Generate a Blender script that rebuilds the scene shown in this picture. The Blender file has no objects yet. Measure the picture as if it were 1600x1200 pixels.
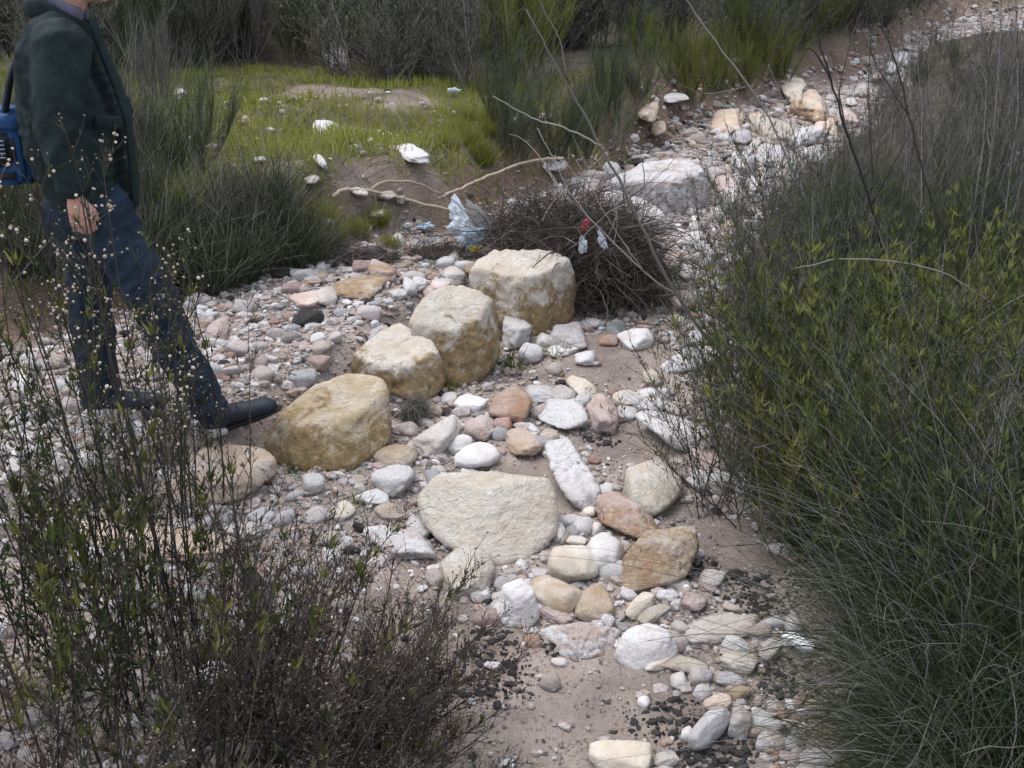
import bpy, bmesh, math, random
import numpy as np
from mathutils import Vector, Matrix

# ------------------------------------------------------------------ camera, light, exposure
scn = bpy.context.scene
COL = scn.collection
rng = np.random.default_rng(7)
random.seed(7)
CAM_Z, PITCH, FPX = 1.9, 22.4, 1650.0
cam_d = bpy.data.cameras.new("camera")
cam = bpy.data.objects.new("camera", cam_d)
COL.objects.link(cam)
cam.location = (0, 0, CAM_Z)
cam.rotation_euler = (math.radians(90 - PITCH), 0, 0)
cam_d.sensor_width = 36
cam_d.lens = 36 * FPX / 1600
cam_d.clip_start = 0.05
cam_d.clip_end = 500
scn.camera = cam

SUN_EL, SUN_AZ = 68, 300          # soft light through thin cloud, from high up on the left
world = bpy.data.worlds.new("World")
scn.world = world
world.use_nodes = True
wt = world.node_tree
sky = wt.nodes.new("ShaderNodeTexSky")
sky.sky_type = 'NISHITA'
sky.sun_disc = False
sky.sun_elevation = math.radians(SUN_EL)
sky.sun_rotation = math.radians(SUN_AZ)
sky.dust_density = 2
sky.air_density = 1.0
hs = wt.nodes.new("ShaderNodeHueSaturation")
hs.inputs["Saturation"].default_value = 0.95
wt.links.new(sky.outputs[0], hs.inputs["Color"])
cl = wt.nodes.new("ShaderNodeMix")          # thin even cloud over the whole sky
cl.data_type = 'RGBA'
cl.inputs[0].default_value = 0.55
cl.inputs[7].default_value = (3.6, 3.75, 4.0, 1)
wt.links.new(hs.outputs[0], cl.inputs[6])
wt.links.new(cl.outputs[2], wt.nodes["Background"].inputs[0])
wt.nodes["Background"].inputs[1].default_value = 0.15
sd = bpy.data.lights.new("sun", 'SUN')
sun = bpy.data.objects.new("sun", sd)
COL.objects.link(sun)
sd.energy = 0.9
sd.angle = math.radians(45)
sd.color = (1.0, 0.99, 0.97)
_az = math.radians(SUN_AZ)
_d = Vector((math.sin(_az) * math.cos(math.radians(SUN_EL)), math.cos(_az) * math.cos(math.radians(SUN_EL)), math.sin(math.radians(SUN_EL))))
sun.rotation_euler = _d.to_track_quat('Z', 'Y').to_euler()
scn.view_settings.view_transform = 'Standard'
scn.view_settings.look = 'None'
scn.view_settings.gamma = 1
scn.view_settings.use_curve_mapping = False
scn.view_settings.exposure = 1.42
scn.cycles.max_bounces = 6
scn.cycles.diffuse_bounces = 3
scn.cycles.transparent_max_bounces = 4
scn.cycles.use_denoising = True

# ------------------------------------------------------------------ numpy helpers
def hash3(ix, iy, iz, seed):
    h = (ix.astype(np.int64) * 374761393 + iy.astype(np.int64) * 668265263 + iz.astype(np.int64) * 2147483647 + seed * 144665) & 0xffffffff
    h = ((h ^ (h >> 13)) * 1274126177) & 0xffffffff
    h = ((h ^ (h >> 16)) * 2246822519) & 0xffffffff
    return ((h ^ (h >> 15)) & 0xffffff) / float(0xffffff)

def vnoise(p, seed=0):
    """value noise in -1..1 at the points p (N,3)"""
    i = np.floor(p); f = p - i
    f = f * f * f * (f * (f * 6 - 15) + 10)
    i = i.astype(np.int64)
    out = 0
    for a in (0, 1):
        wx = f[:, 0] if a else 1 - f[:, 0]
        for b in (0, 1):
            wy = f[:, 1] if b else 1 - f[:, 1]
            for c in (0, 1):
                wz = f[:, 2] if c else 1 - f[:, 2]
                out = out + wx * wy * wz * hash3(i[:, 0] + a, i[:, 1] + b, i[:, 2] + c, seed)
    return out * 2 - 1

def fbm(p, seed=0, oct=4, lac=2.1, gain=0.5):
    s = 0; a = 1.0; n = 0
    for k in range(oct):
        s = s + a * vnoise(p, seed + 31 * k); n += a
        p = p * lac + 3.17; a *= gain
    return s / n

def ss(a, b, x):
    t = np.clip((x - a) / (b - a), 0, 1)
    return t * t * (3 - 2 * t)

def unit(v):
    return v / np.maximum(np.linalg.norm(v, axis=-1, keepdims=True), 1e-9)

CP, SP = math.cos(math.radians(PITCH)), math.sin(math.radians(PITCH))
CAM = np.array([0, 0, CAM_Z])
AX_R = np.array([1.0, 0, 0]); AX_U = np.array([0, SP, CP]); AX_F = np.array([0, CP, -SP])

def ray(px, py):
    return AX_F + (px - 800) / FPX * AX_R - (py - 600) / FPX * AX_U

def P(px, py, Y):
    """the point at depth Y (world y) that the photograph shows at px, py"""
    r = ray(px, py)
    return CAM + r * (Y / r[1])

# ------------------------------------------------------------------ terrain
def bed0(y):
    return 0.035 * np.maximum(0, y - 3)

def on_bed(px, py):
    r = ray(px, py)
    t = (CAM_Z + 0.105) / (0.035 * r[1] - r[2])
    p = CAM + r * t
    if p[1] < 3:
        p = CAM + r * (CAM_Z / -r[2])
    return p[:2]

LINE_BENCH = np.array([on_bed(*q) for q in [(-700, 930), (0, 850), (230, 775), (370, 728), (440, 680), (545, 600), (630, 540), (720, 490), (850, 478), (1000, 455), (1030, 390), (945, 310), (975, 245), (1060, 195), (1200, 160), (1345, 126), (1402, 76), (1490, 30), (1800, 16)]])
LINE_TERR = np.array([on_bed(*q) for q in [(-700, 640), (0, 565), (250, 495), (420, 445), (560, 405), (690, 380), (760, 345), (880, 300), (950, 262), (1040, 190), (1190, 148), (1330, 116), (1394, 70), (1485, 26), (1800, 12)]])
LINE_RIGHT = np.array([on_bed(*q) for q in [(1370, 1500), (1330, 1200), (1250, 1050), (1165, 900), (1110, 810), (1190, 720), (1150, 620), (1120, 540), (1125, 430), (1185, 340), (1260, 255), (1340, 195), (1400, 130), (1425, 82), (1500, 64), (1800, 58)]])

def sdist(line, x, y):
    """signed distance to a polyline, positive on its left"""
    p = np.stack([x, y], -1)
    best = np.full(x.shape, 1e9); sg = np.ones(x.shape)
    for i in range(len(line) - 1):
        a, b = line[i], line[i + 1]
        ab = b - a
        t = np.clip(((p - a) @ ab) / (ab @ ab), 0, 1)
        d = p - a - t[..., None] * ab
        dd = np.hypot(d[..., 0], d[..., 1])
        cr = ab[0] * (p[..., 1] - a[1]) - ab[1] * (p[..., 0] - a[0])
        m = dd < best - 1e-9
        best = np.where(m, dd, best); sg = np.where(m, np.sign(cr), sg)
    return best * sg

def regions(x, y):
    return sdist(LINE_BENCH, x, y), sdist(LINE_TERR, x, y), -sdist(LINE_RIGHT, x, y)

def terrain(x, y, detail=True):
    x = np.asarray(x, float); y = np.asarray(y, float)
    sl, st, sr = regions(x, y)
    p = np.stack([x, y, np.zeros_like(x)], -1).reshape(-1, 3)
    n1 = fbm(p * 0.9, 5, 4).reshape(x.shape)
    z = bed0(y) + 0.19 * ss(-0.13, 0.12, sl + 0.06 * n1)
    z = z + (0.34 + 0.12 * n1) * ss(-0.22, 0.22, st + 0.12 * n1) + 0.02 * np.clip(st, 0, 12)
    z = z + 0.16 * ss(0, 0.5, sr) + 0.13 * np.clip(sr - 0.3, 0, 7)
    z = z + 0.30 * np.maximum(0, y - 13) * ss(0.8, 4, st) + 0.30 * np.maximum(0, y - 16) * ss(2, 5, sr) + 0.45 * np.maximum(0, y - 25)
    z = z + 0.035 * n1
    if detail:
        z = z + 0.012 * fbm(p * 5.0, 9, 3).reshape(x.shape)
    return z

def at(px, py, lo=1.2, hi=60):
    """where the ray through px, py meets the terrain"""
    r = ray(px, py)
    ys = np.linspace(lo, hi, 2400) if hi > 20 else np.linspace(lo, hi, 600)
    pts = CAM + r * (ys / r[1])[:, None]
    below = pts[:, 2] < terrain(pts[:, 0], pts[:, 1])
    k = int(np.argmax(below)) if below.any() else len(ys) - 1
    if k == 0:
        return pts[0]
    a, b = ys[k - 1], ys[k]
    yy = np.linspace(a, b, 24)
    pts = CAM + r * (yy / r[1])[:, None]
    below = pts[:, 2] < terrain(pts[:, 0], pts[:, 1])
    return pts[int(np.argmax(below)) if below.any() else -1]

def tz(x, y):
    return float(terrain(np.array([x]), np.array([y]))[0])

# ------------------------------------------------------------------ mesh helpers
class Geo:
    def __init__(self):
        self.v = []; self.f = []; self.c = []; self.n = 0
    def add(self, V, F, tint=0.5):
        V = np.asarray(V, float).reshape(-1, 3)
        self.v.append(V)
        for f in (F if isinstance(F, list) else [F]):
            self.f.append(np.asarray(f, np.int64) + self.n)
        t = np.asarray(tint, float)
        self.c.append(np.full(len(V), float(t)) if t.ndim == 0 else t)
        self.n += len(V)
        return self
    def mesh(self, name, smooth=True, color=None):
        V = np.concatenate(self.v)
        me = bpy.data.meshes.new(name)
        loops = np.concatenate([f.ravel() for f in self.f])
        tot = np.concatenate([np.full(len(f), f.shape[1]) for f in self.f])
        me.vertices.add(len(V)); me.vertices.foreach_set("co", V.ravel())
        me.loops.add(len(loops)); me.loops.foreach_set("vertex_index", loops)
        me.polygons.add(len(tot))
        me.polygons.foreach_set("loop_start", np.concatenate([[0], np.cumsum(tot)[:-1]]))
        me.polygons.foreach_set("loop_total", tot)
        me.polygons.foreach_set("use_smooth", np.full(len(tot), smooth))
        a = me.attributes.new("tint", 'FLOAT', 'POINT')
        a.data.foreach_set("value", np.concatenate(self.c))
        if color is not None:
            ca = me.attributes.new("col", 'FLOAT_COLOR', 'POINT')
            ca.data.foreach_set("color", np.concatenate([color, np.ones((len(color), 1))], 1).ravel())
        me.update(); me.validate()
        return me

def link(name, me, mat=None, parent=None, kind=None, label=None, loc=None):
    o = bpy.data.objects.new(name, me)
    COL.objects.link(o)
    if mat is not None and me is not None and len(me.materials) == 0:
        me.materials.append(mat)
    if parent is not None: o.parent = parent
    if kind: o["kind"] = kind
    if label: o["label"] = label
    if loc is not None: o.location = loc
    return o

def tag(o, label, cat, group=None):
    o["label"] = label; o["category"] = cat
    if group: o["group"] = group
    return o

def empty(name, loc=(0, 0, 0), rz=0):
    o = bpy.data.objects.new(name, None)
    COL.objects.link(o)
    o.location = loc; o.rotation_euler = (0, 0, rz)
    o.empty_display_size = 0.1
    return o

def dup(root):
    c = root.copy(); COL.objects.link(c)
    for ch in root.children:
        d = ch.copy(); COL.objects.link(d); d.parent = c
        for g in ch.children:
            e = g.copy(); COL.objects.link(e); e.parent = d
    return c

def ico(sub):
    bm = bmesh.new(); bmesh.ops.create_icosphere(bm, subdivisions=sub, radius=1)
    V = np.array([v.co[:] for v in bm.verts]); F = np.array([[v.index for v in f.verts] for f in bm.faces])
    bm.free()
    return unit(V), F
ICO = {k: ico(k) for k in (1, 2, 3, 4, 5)}
ICO[0] = (np.array([[1, 0, 0], [-1, 0, 0], [0, 1, 0], [0, -1, 0], [0, 0, 1], [0, 0, -1.0]]), np.array([[0, 2, 4], [2, 1, 4], [1, 3, 4], [3, 0, 4], [2, 0, 5], [1, 2, 5], [3, 1, 5], [0, 3, 5]]))

def grow(base, d, L, n, pull=(0, 0, 0), wig=0.0, r=rng):
    """N curved paths of n points that start at base along d and bend towards pull"""
    N = len(base); d = unit(np.asarray(d, float)); pull = np.asarray(pull, float)
    L = np.broadcast_to(np.asarray(L, float), (N,))
    out = np.empty((N, n, 3)); out[:, 0] = base
    p = np.array(base, float)
    for k in range(1, n):
        p = p + d * (L / (n - 1))[:, None]
        out[:, k] = p
        d = unit(d + pull / (n - 1) + r.normal(0, 1, (N, 3)) * wig / math.sqrt(n - 1))
    return out

def tubes(g, Pp, R, tint=None, sides=3, r=rng):
    N, n, _ = Pp.shape
    T = unit(np.gradient(Pp, axis=1))
    ref = unit(r.normal(0, 1, (N, 1, 3)))
    U = unit(ref - (ref * T).sum(-1, keepdims=True) * T); W = np.cross(T, U)
    R = np.broadcast_to(R, (N, n))
    a = np.arange(sides) * 2 * math.pi / sides
    V = Pp[:, :, None] + R[:, :, None, None] * (np.cos(a)[:, None] * U[:, :, None] + np.sin(a)[:, None] * W[:, :, None])
    idx = np.arange(N * n * sides).reshape(N, n, sides)
    j = (np.arange(sides) + 1) % sides
    F = np.stack([idx[:, :-1], idx[:, :-1][:, :, j], idx[:, 1:][:, :, j], idx[:, 1:]], -1).reshape(-1, 4)
    t = r.random(N) if tint is None else np.broadcast_to(tint, (N,))
    g.add(V, F, np.repeat(t, n * sides))

def ribbons(g, Pp, W, tint=None, up=None, r=rng):
    N, n, _ = Pp.shape
    T = unit(np.gradient(Pp, axis=1))
    ref = unit(r.normal(0, 1, (N, 1, 3)) + (0 if up is None else np.asarray(up)))
    S = unit(np.cross(T, ref))
    W = np.broadcast_to(W, (N, n))[..., None]
    V = np.stack([Pp - S * W, Pp + S * W], 2)
    idx = np.arange(N * n * 2).reshape(N, n, 2)
    F = np.stack([idx[:, :-1, 0], idx[:, :-1, 1], idx[:, 1:, 1], idx[:, 1:, 0]], -1).reshape(-1, 4)
    t = r.random(N) if tint is None else np.broadcast_to(tint, (N,))
    g.add(V, F, np.repeat(t, n * 2))

def along(Pp, N, lo, hi, r=rng):
    """N random points on the paths Pp with their tangents"""
    i = r.integers(0, Pp.shape[0], N)
    t = r.uniform(lo, hi, N) * (Pp.shape[1] - 1)
    k = np.minimum(t.astype(int), Pp.shape[1] - 2); f = (t - k)[:, None]
    a, b = Pp[i, k], Pp[i, k + 1]
    return a * (1 - f) + b * f, unit(b - a), t / (Pp.shape[1] - 1)

def side(T, ang, r=rng):
    """directions that leave T at about the angle ang"""
    q = unit(np.cross(T, unit(r.normal(0, 1, T.shape))))
    ang = np.broadcast_to(ang, (len(T),))[:, None]
    return unit(T * np.cos(ang) + q * np.sin(ang))

def leaves(g, base, d, L, W, tint=None, r=rng):
    """narrow folded leaves: six points, four faces"""
    N = len(base)
    L = np.broadcast_to(L, (N,))[:, None]; W = np.broadcast_to(W, (N,))[:, None]
    d = unit(d); s = unit(np.cross(d, unit(r.normal(0, 1, (N, 3)) + [0, 0, 1.2]))); u = np.cross(s, d)
    V = np.stack([base, base + d * L * .4 + s * W, base + d * L * .45 - u * W * .5, base + d * L * .4 - s * W, base + d * L - u * L * .12], 1)
    i = np.arange(N)[:, None] * 5
    F = np.concatenate([i + [0, 2, 1], i + [0, 3, 2], i + [1, 2, 4], i + [2, 3, 4]])
    t = r.random(N) if tint is None else tint
    g.add(V, F, np.repeat(t, 5))

def blobs(g, c, rad, tint=None, sub=1, r=rng):
    V0, F0 = ICO[sub]
    N = len(c)
    rad = np.broadcast_to(rad, (N,))
    V = c[:, None] + rad[:, None, None] * V0 * r.uniform(0.75, 1.2, (N, len(V0), 1))
    F = (np.arange(N)[:, None, None] * len(V0) + F0).reshape(-1, 3)
    t = r.random(N) if tint is None else np.broadcast_to(tint, (N,))
    g.add(V, F, np.repeat(t, len(V0)))

# ------------------------------------------------------------------ materials
class NT:
    def __init__(self, name):
        self.m = bpy.data.materials.new(name); self.m.use_nodes = True
        self.t = self.m.node_tree; self.b = self.t.nodes["Principled BSDF"]
        self.out = self.t.nodes["Material Output"]
    def n(self, typ, **kw):
        x = self.t.nodes.new("ShaderNode" + typ)
        for k, v in kw.items(): setattr(x, k, v)
        return x
    def l(self, a, b): self.t.links.new(a, b)
    def noise(self, scale, detail=5, rough=.6, vec=None, dist=0):
        x = self.n("TexNoise"); x.inputs["Scale"].default_value = scale; x.inputs["Detail"].default_value = detail
        x.inputs["Roughness"].default_value = rough; x.inputs["Distortion"].default_value = dist
        if vec is not None: self.l(vec, x.inputs["Vector"])
        return x.outputs["Fac"]
    def ramp(self, fac, stops):
        x = self.n("ValToRGB"); e = x.color_ramp.elements
        while len(e) < len(stops): e.new(0.5)
        for k, (p, c) in enumerate(stops):
            e[k].position = p; e[k].color = (*c, 1) if len(c) == 3 else c
        self.l(fac, x.inputs[0]); return x.outputs[0]
    def step(self, fac, a, b):
        x = self.n("MapRange", interpolation_type='SMOOTHSTEP'); x.inputs[1].default_value = a; x.inputs[2].default_value = b
        self.l(fac, x.inputs[0]); return x.outputs[0]
    def mix(self, fac, a, b, mode='MIX'):
        x = self.n("Mix", data_type='RGBA', blend_type=mode)
        for v, i in ((fac, 0), (a, 6), (b, 7)):
            if isinstance(v, (int, float)): x.inputs[i].default_value = v
            elif isinstance(v, tuple): x.inputs[i].default_value = (*v, 1)
            else: self.l(v, x.inputs[i])
        return x.outputs[2]
    def math(self, op, a, b=None):
        x = self.n("Math", operation=op)
        for v, i in ((a, 0), (b, 1)):
            if v is None: continue
            if isinstance(v, (int, float)): x.inputs[i].default_value = v
            else: self.l(v, x.inputs[i])
        return x.outputs[0]
    def attr(self, name, out="Fac"):
        x = self.n("Attribute"); x.attribute_name = name; return x.outputs[out]
    def bump(self, h, strength, dist):
        x = self.n("Bump"); x.inputs["Strength"].default_value = strength; x.inputs["Distance"].default_value = dist
        self.l(h, x.inputs["Height"]); self.l(x.outputs[0], self.b.inputs["Normal"]); return x
    def done(self, color=None, rough=.9, spec=.2):
        if color is not None:
            if isinstance(color, tuple): self.b.inputs["Base Color"].default_value = (*color, 1)
            else: self.l(color, self.b.inputs["Base Color"])
        if isinstance(rough, (int, float)): self.b.inputs["Roughness"].default_value = rough
        else: self.l(rough, self.b.inputs["Roughness"])
        self.b.inputs["Specular IOR Level"].default_value = spec
        return self.m

def rock_mat(name, stain=0.0, strata=0.0, grain=1.0, stain_col=((0.34, 0.225, 0.11), (0.235, 0.165, 0.075))):
    """limestone: the tone comes from the object's colour, with chalky patches, pits, veins and (stain) ochre water marks"""
    t = NT(name)
    tc = t.n("TexCoord").outputs["Object"]
    oi = t.n("ObjectInfo")
    off = t.n("VectorMath", operation='ADD'); t.l(tc, off.inputs[0])
    sc = t.n("VectorMath", operation='SCALE'); sc.inputs[0].default_value = (13.1, 7.7, 19.3); t.l(oi.outputs["Random"], sc.inputs["Scale"])
    t.l(sc.outputs[0], off.inputs[1]); v = off.outputs[0]
    big = t.noise(7, 6, .62, v, .4); fine = t.noise(55, 6, .7, v); mid = t.noise(19, 6, .70, v, .15)
    base = t.mix(t.step(big, .35, .68), t.mix(1.0, oi.outputs["Color"], (.80, .76, .74), 'MULTIPLY'), t.mix(.35, oi.outputs["Color"], (.66, .64, .63)))
    base = t.mix(t.math('MULTIPLY', t.step(mid, .55, .72), .55), base, t.mix(1.0, oi.outputs["Color"], (.78, .63, .50), 'MULTIPLY'))
    if strata:
        mp = t.n("Mapping"); mp.inputs["Scale"].default_value = (2.5, 2.5, 26); mp.inputs["Rotation"].default_value = (.25, .2, 0); t.l(v, mp.inputs["Vector"])
        lay = t.noise(1.6, 5, .6, mp.outputs[0], .6)
        base = t.mix(t.math('MULTIPLY', t.step(lay, .52, .6), strata), base, (.34, .20, .13))
    if stain:
        sep = t.n("SeparateXYZ"); t.l(tc, sep.inputs[0])
        hgt = t.math('ADD', t.math('MULTIPLY', sep.outputs[2], -3.4), t.math('MULTIPLY', t.math('SUBTRACT', t.noise(6.5, 7, .72, v, 1.0), .45), 3.2))
        m = t.math('MULTIPLY', t.step(hgt, -.22, .18), stain)
        oc = t.mix(t.step(t.noise(11, 5, .7, v), .40, .60), stain_col[0], stain_col[1])
        oc = t.mix(t.step(t.noise(24, 5, .7, v), .5, .66), oc, (.44, .36, .24))
        base = t.mix(m, base, oc)
        base = t.mix(t.math('MULTIPLY', t.step(t.noise(9, 7, .75, v, 1.2), .60, .68), .55), base, (.115, .09, .045))
    vor = t.n("TexVoronoi", feature='DISTANCE_TO_EDGE'); vor.inputs["Scale"].default_value = 9
    wv = t.n("VectorMath", operation='ADD'); t.l(v, wv.inputs[0])
    nz = t.n("TexNoise"); nz.inputs["Scale"].default_value = 12; t.l(v, nz.inputs["Vector"]); t.l(nz.outputs["Color"], wv.inputs[1]); t.l(wv.outputs[0], vor.inputs["Vector"])
    crack = t.math('MULTIPLY', t.step(vor.outputs["Distance"], .012, .0), t.step(big, .5, .6))
    base = t.mix(t.math('MULTIPLY', crack, .5), base, (.16, .12, .09))
    base = t.mix(t.math('MULTIPLY', t.step(fine, .60, .70), .35), base, (.20, .165, .14))
    h = t.math('ADD', t.math('ADD', t.math('MULTIPLY', mid, .9), t.math('MULTIPLY', fine, .35)), t.math('MULTIPLY', crack, -.25))
    t.bump(h, 1.0 * grain, .03)
    return t.done(base, .92, .15)

MAT = {}
MAT['rock'] = rock_mat("limestone")
MAT['smooth'] = rock_mat("smooth_limestone", grain=.45)
MAT['ochre'] = rock_mat("ochre_limestone", stain=.95)
MAT['peach'] = rock_mat("peach_limestone", stain=.3, stain_col=((.50, .36, .24), (.42, .30, .18)))
MAT['rust'] = rock_mat("rust_limestone", stain=.75, stain_col=((.33, .19, .10), (.25, .16, .09)))
MAT['strata'] = rock_mat("layered_limestone", strata=.5)

def gravel_mat():
    t = NT("gravel")
    v = t.n("TexCoord").outputs["Object"]
    c = t.attr("col", "Color")
    c = t.mix(t.step(t.noise(90, 4, .7, v), .4, .65), t.mix(1.0, c, (.72, .68, .66), 'MULTIPLY'), c)
    t.bump(t.noise(160, 4, .7, v), .5, .004)
    return t.done(c, .93, .15)
MAT['gravel'] = gravel_mat()

def ground_mat():
    t = NT("ground")
    v = t.n("TexCoord").outputs["Object"]
    c = t.attr("col", "Color")
    n1 = t.noise(3.2, 6, .6, v, .5); n2 = t.noise(38, 6, .7, v); n3 = t.noise(130, 4, .7, v)
    c = t.mix(t.step(n1, .3, .7), t.mix(1.0, c, (.72, .70, .70), 'MULTIPLY'), t.mix(1.0, c, (1.2, 1.17, 1.15), 'MULTIPLY'))
    c = t.mix(t.math('MULTIPLY', t.step(n2, .58, .70), .5), c, t.mix(1.0, c, (.55, .5, .48), 'MULTIPLY'))
    vo = t.n("TexVoronoi"); vo.inputs["Scale"].default_value = 85; vo.inputs["Randomness"].default_value = 1; t.l(v, vo.inputs["Vector"])
    grit = t.math('MULTIPLY', t.step(vo.outputs["Distance"], .42, .30), t.step(t.noise(9, 5, .7, v), .42, .6))
    sep = t.n("SeparateColor"); t.l(vo.outputs["Color"], sep.inputs[0])
    gc = t.ramp(sep.outputs[0], [(0, (.05, .045, .045)), (.25, (.13, .10, .085)), (.55, (.34, .25, .20)), (.8, (.55, .50, .47)), (1, (.62, .59, .57))])
    c = t.mix(t.math('MULTIPLY', grit, t.attr("tint")), c, gc)
    h = t.math('ADD', t.math('ADD', t.math('MULTIPLY', n2, 1.0), t.math('MULTIPLY', n3, .35)), t.math('MULTIPLY', grit, .3))
    t.bump(h, .9, .03)
    return t.done(c, .95, .1)
MAT['ground'] = ground_mat()

def plant_mat(name, stops, trans=.3, rough=.75, spec=.15):
    """leaf or stalk: tone per blade from the tint attribute, a little light passing through"""
    t = NT(name)
    oi = t.n("ObjectInfo")
    f = t.math('ADD', t.attr("tint"), t.math('MULTIPLY', t.math('SUBTRACT', oi.outputs["Random"], .5), .3))
    c = t.ramp(f, stops)
    v = t.n("TexCoord").outputs["Object"]
    c = t.mix(t.math('MULTIPLY', t.noise(30, 3, .6, v), .5), c, t.mix(1.0, c, (.6, .55, .5), 'MULTIPLY'))
    t.done(c, rough, spec)
    if trans:
        tr = t.n("BsdfTranslucent"); t.l(c, tr.inputs["Color"])
        mx = t.n("MixShader"); mx.inputs[0].default_value = trans
        t.l(t.b.outputs[0], mx.inputs[1]); t.l(tr.outputs[0], mx.inputs[2]); t.l(mx.outputs[0], t.out.inputs[0])
    return t.m

MAT['bark_dark'] = plant_mat("dark_bark", [(0, (.03, .026, .023)), (.6, (.062, .052, .045)), (1, (.11, .095, .08))], 0)
MAT['bark_grey'] = plant_mat("grey_bark", [(0, (.15, .135, .12)), (1, (.32, .29, .265))], 0)
MAT['bark_tan'] = plant_mat("tan_bark", [(0, (.33, .25, .18)), (1, (.45, .36, .27))], 0)
MAT['leaf_dark'] = plant_mat("dark_leaf", [(0, (.03, .042, .02)), (.6, (.06, .078, .032)), (1, (.125, .15, .05))])
MAT['leaf_lime'] = plant_mat("lime_leaf", [(0, (.05, .062, .02)), (.5, (.125, .142, .034)), (1, (.28, .275, .085))], .4)
MAT['grass_lime'] = plant_mat("lime_grass", [(0, (.115, .13, .03)), (.5, (.245, .27, .052)), (.8, (.35, .355, .085)), (1, (.39, .36, .18))], .4)
MAT['grass_grey'] = plant_mat("grey_grass", [(0, (.022, .034, .014)), (.35, (.048, .066, .026)), (.55, (.095, .106, .062)), (.8, (.19, .182, .16)), (1, (.34, .33, .31))], .25)
MAT['broom'] = plant_mat("broom_stem", [(0, (.035, .048, .026)), (.5, (.072, .09, .046)), (.8, (.13, .14, .08)), (1, (.22, .20, .15))], .2)
MAT['broom_green'] = plant_mat("green_broom_stem", [(0, (.05, .07, .018)), (.5, (.10, .125, .03)), (1, (.24, .23, .07))], .25)
MAT['dry'] = plant_mat("dry_stalk", [(0, (.055, .05, .046)), (.5, (.145, .132, .122)), (1, (.30, .28, .255))], .15)
MAT['cream'] = plant_mat("cream_head", [(0, (.30, .22, .16)), (.5, (.50, .42, .33)), (1, (.66, .58, .48))], .2)
MAT['bud'] = plant_mat("brown_bud", [(0, (.04, .031, .026)), (.6, (.085, .066, .05)), (1, (.22, .17, .13))], 0)
MAT['twig'] = plant_mat("brush_twig", [(0, (.028, .023, .02)), (.5, (.07, .058, .05)), (.85, (.15, .125, .105)), (1, (.27, .235, .20))], 0)

# ------------------------------------------------------------------ ground sheet
PATCH = {}
def in_patch(pts, x, y):
    """0..1 inside soft discs on the ground given as (px, py, radius in m)"""
    m = np.zeros_like(x)
    for (px, py, rad) in pts:
        c = PATCH.get((px, py))
        if c is None:
            c = PATCH[(px, py)] = at(px, py, 1.5, 30)
        m = np.maximum(m, 1 - ss(.45 * rad, rad, np.hypot(x - c[0], y - c[1])))
    return m
SANDY = [(960, 560, .45), (830, 740, .22), (860, 780, .2), (1010, 690, .3), (900, 1090, .46), (800, 1120, .4), (640, 960, .26), (690, 1040, .26), (1130, 850, .25), (1080, 225, .7), (700, 1150, .36)]
BARE = [(470, 143, .45), (540, 141, .5), (620, 150, .5), (600, 330, .35), (670, 300, .2), (560, 205, .2), (430, 265, .2), (740, 230, .2)]

def gridline(parts):
    out = [np.arange(a, b, s) for a, b, s in parts]
    return np.concatenate(out)

def build_ground():
    xs = gridline([(-90, -20, 5), (-20, -8, .8), (-8, -3.2, .15), (-3.2, 3.4, .026), (3.4, 9, .15), (9, 22, .8), (22, 91, 5)])
    ys = gridline([(-30, -2, 4), (-2, 1.4, .3), (1.4, 7, .026), (7, 12, .08), (12, 30, .4), (30, 92, 4)])
    X, Y = np.meshgrid(xs, ys)
    x, y = X.ravel(), Y.ravel()
    z = terrain(x, y)
    z = z + .008 * fbm(np.stack([x, y, x * 0], -1) * 17, 21, 3) * ss(60, 20, np.hypot(x, y))
    sl, st, sr = regions(x, y)
    p = np.stack([x, y, x * 0], -1)
    w = fbm(p * 2.3, 33, 4)
    sand = np.array([.42, .36, .315]); sand2 = np.array([.35, .29, .25]); soil = np.array([.115, .098, .075]); green = np.array([.115, .11, .055]); clay = np.array([.36, .22, .155])
    col = sand + (sand2 - sand) * ss(-.3, .4, w)[:, None]
    m = ss(-.25, .1, st + .15 * w)[:, None]; col = col * (1 - m) + (green * .8 + soil * .4) * m
    m = ss(-.45, -.25, st + .1 * w)[:, None] * (1 - ss(-.1, .2, st + .3 * w))[:, None]; col = col * (1 - m) + (clay * .4 + soil * .6) * m
    m = (in_patch(BARE, x, y) * ss(-.5, .1, w))[:, None]; col = col * (1 - m) + (sand2 * .75 + clay * .1) * m
    m = ss(.02, .28, sr + .12 * w)[:, None]; col = col * (1 - m) + soil * .8 * m
    far = ss(9.6, 11, y)[:, None] * (ss(.3, 1.2, np.maximum(st, sr)))[:, None]; col = col * (1 - far) + soil * far
    grit = np.clip(1 - in_patch(SANDY, x, y) * .6, 0, 1) * (1 - .7 * ss(.1, .4, np.maximum(st, sr)))
    n, k = X.shape
    i = np.arange(n * k).reshape(n, k)
    F = np.stack([i[:-1, :-1], i[:-1, 1:], i[1:, 1:], i[1:, :-1]], -1).reshape(-1, 4)
    g = Geo(); g.add(np.stack([x, y, z], -1), F, grit)
    link("ground", g.mesh("ground", True, col), MAT['ground'], kind="structure")
build_ground()
# ------------------------------------------------------------------ stones
TONE = {'white': (.66, .635, .62), 'chalk': (.72, .70, .69), 'cream': (.66, .585, .475), 'pink': (.56, .44, .39), 'grey': (.44, .42, .43),
        'blue': (.25, .265, .28), 'tan': (.46, .36, .25), 'ochre': (.58, .47, .31), 'peach': (.66, .51, .38), 'rust': (.36, .22, .14), 'red': (.40, .22, .17),
        'dark': (.11, .10, .10), 'yellow': (.55, .49, .40), 'warm': (.58, .53, .48), 'straw': (.58, .52, .42)}

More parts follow.
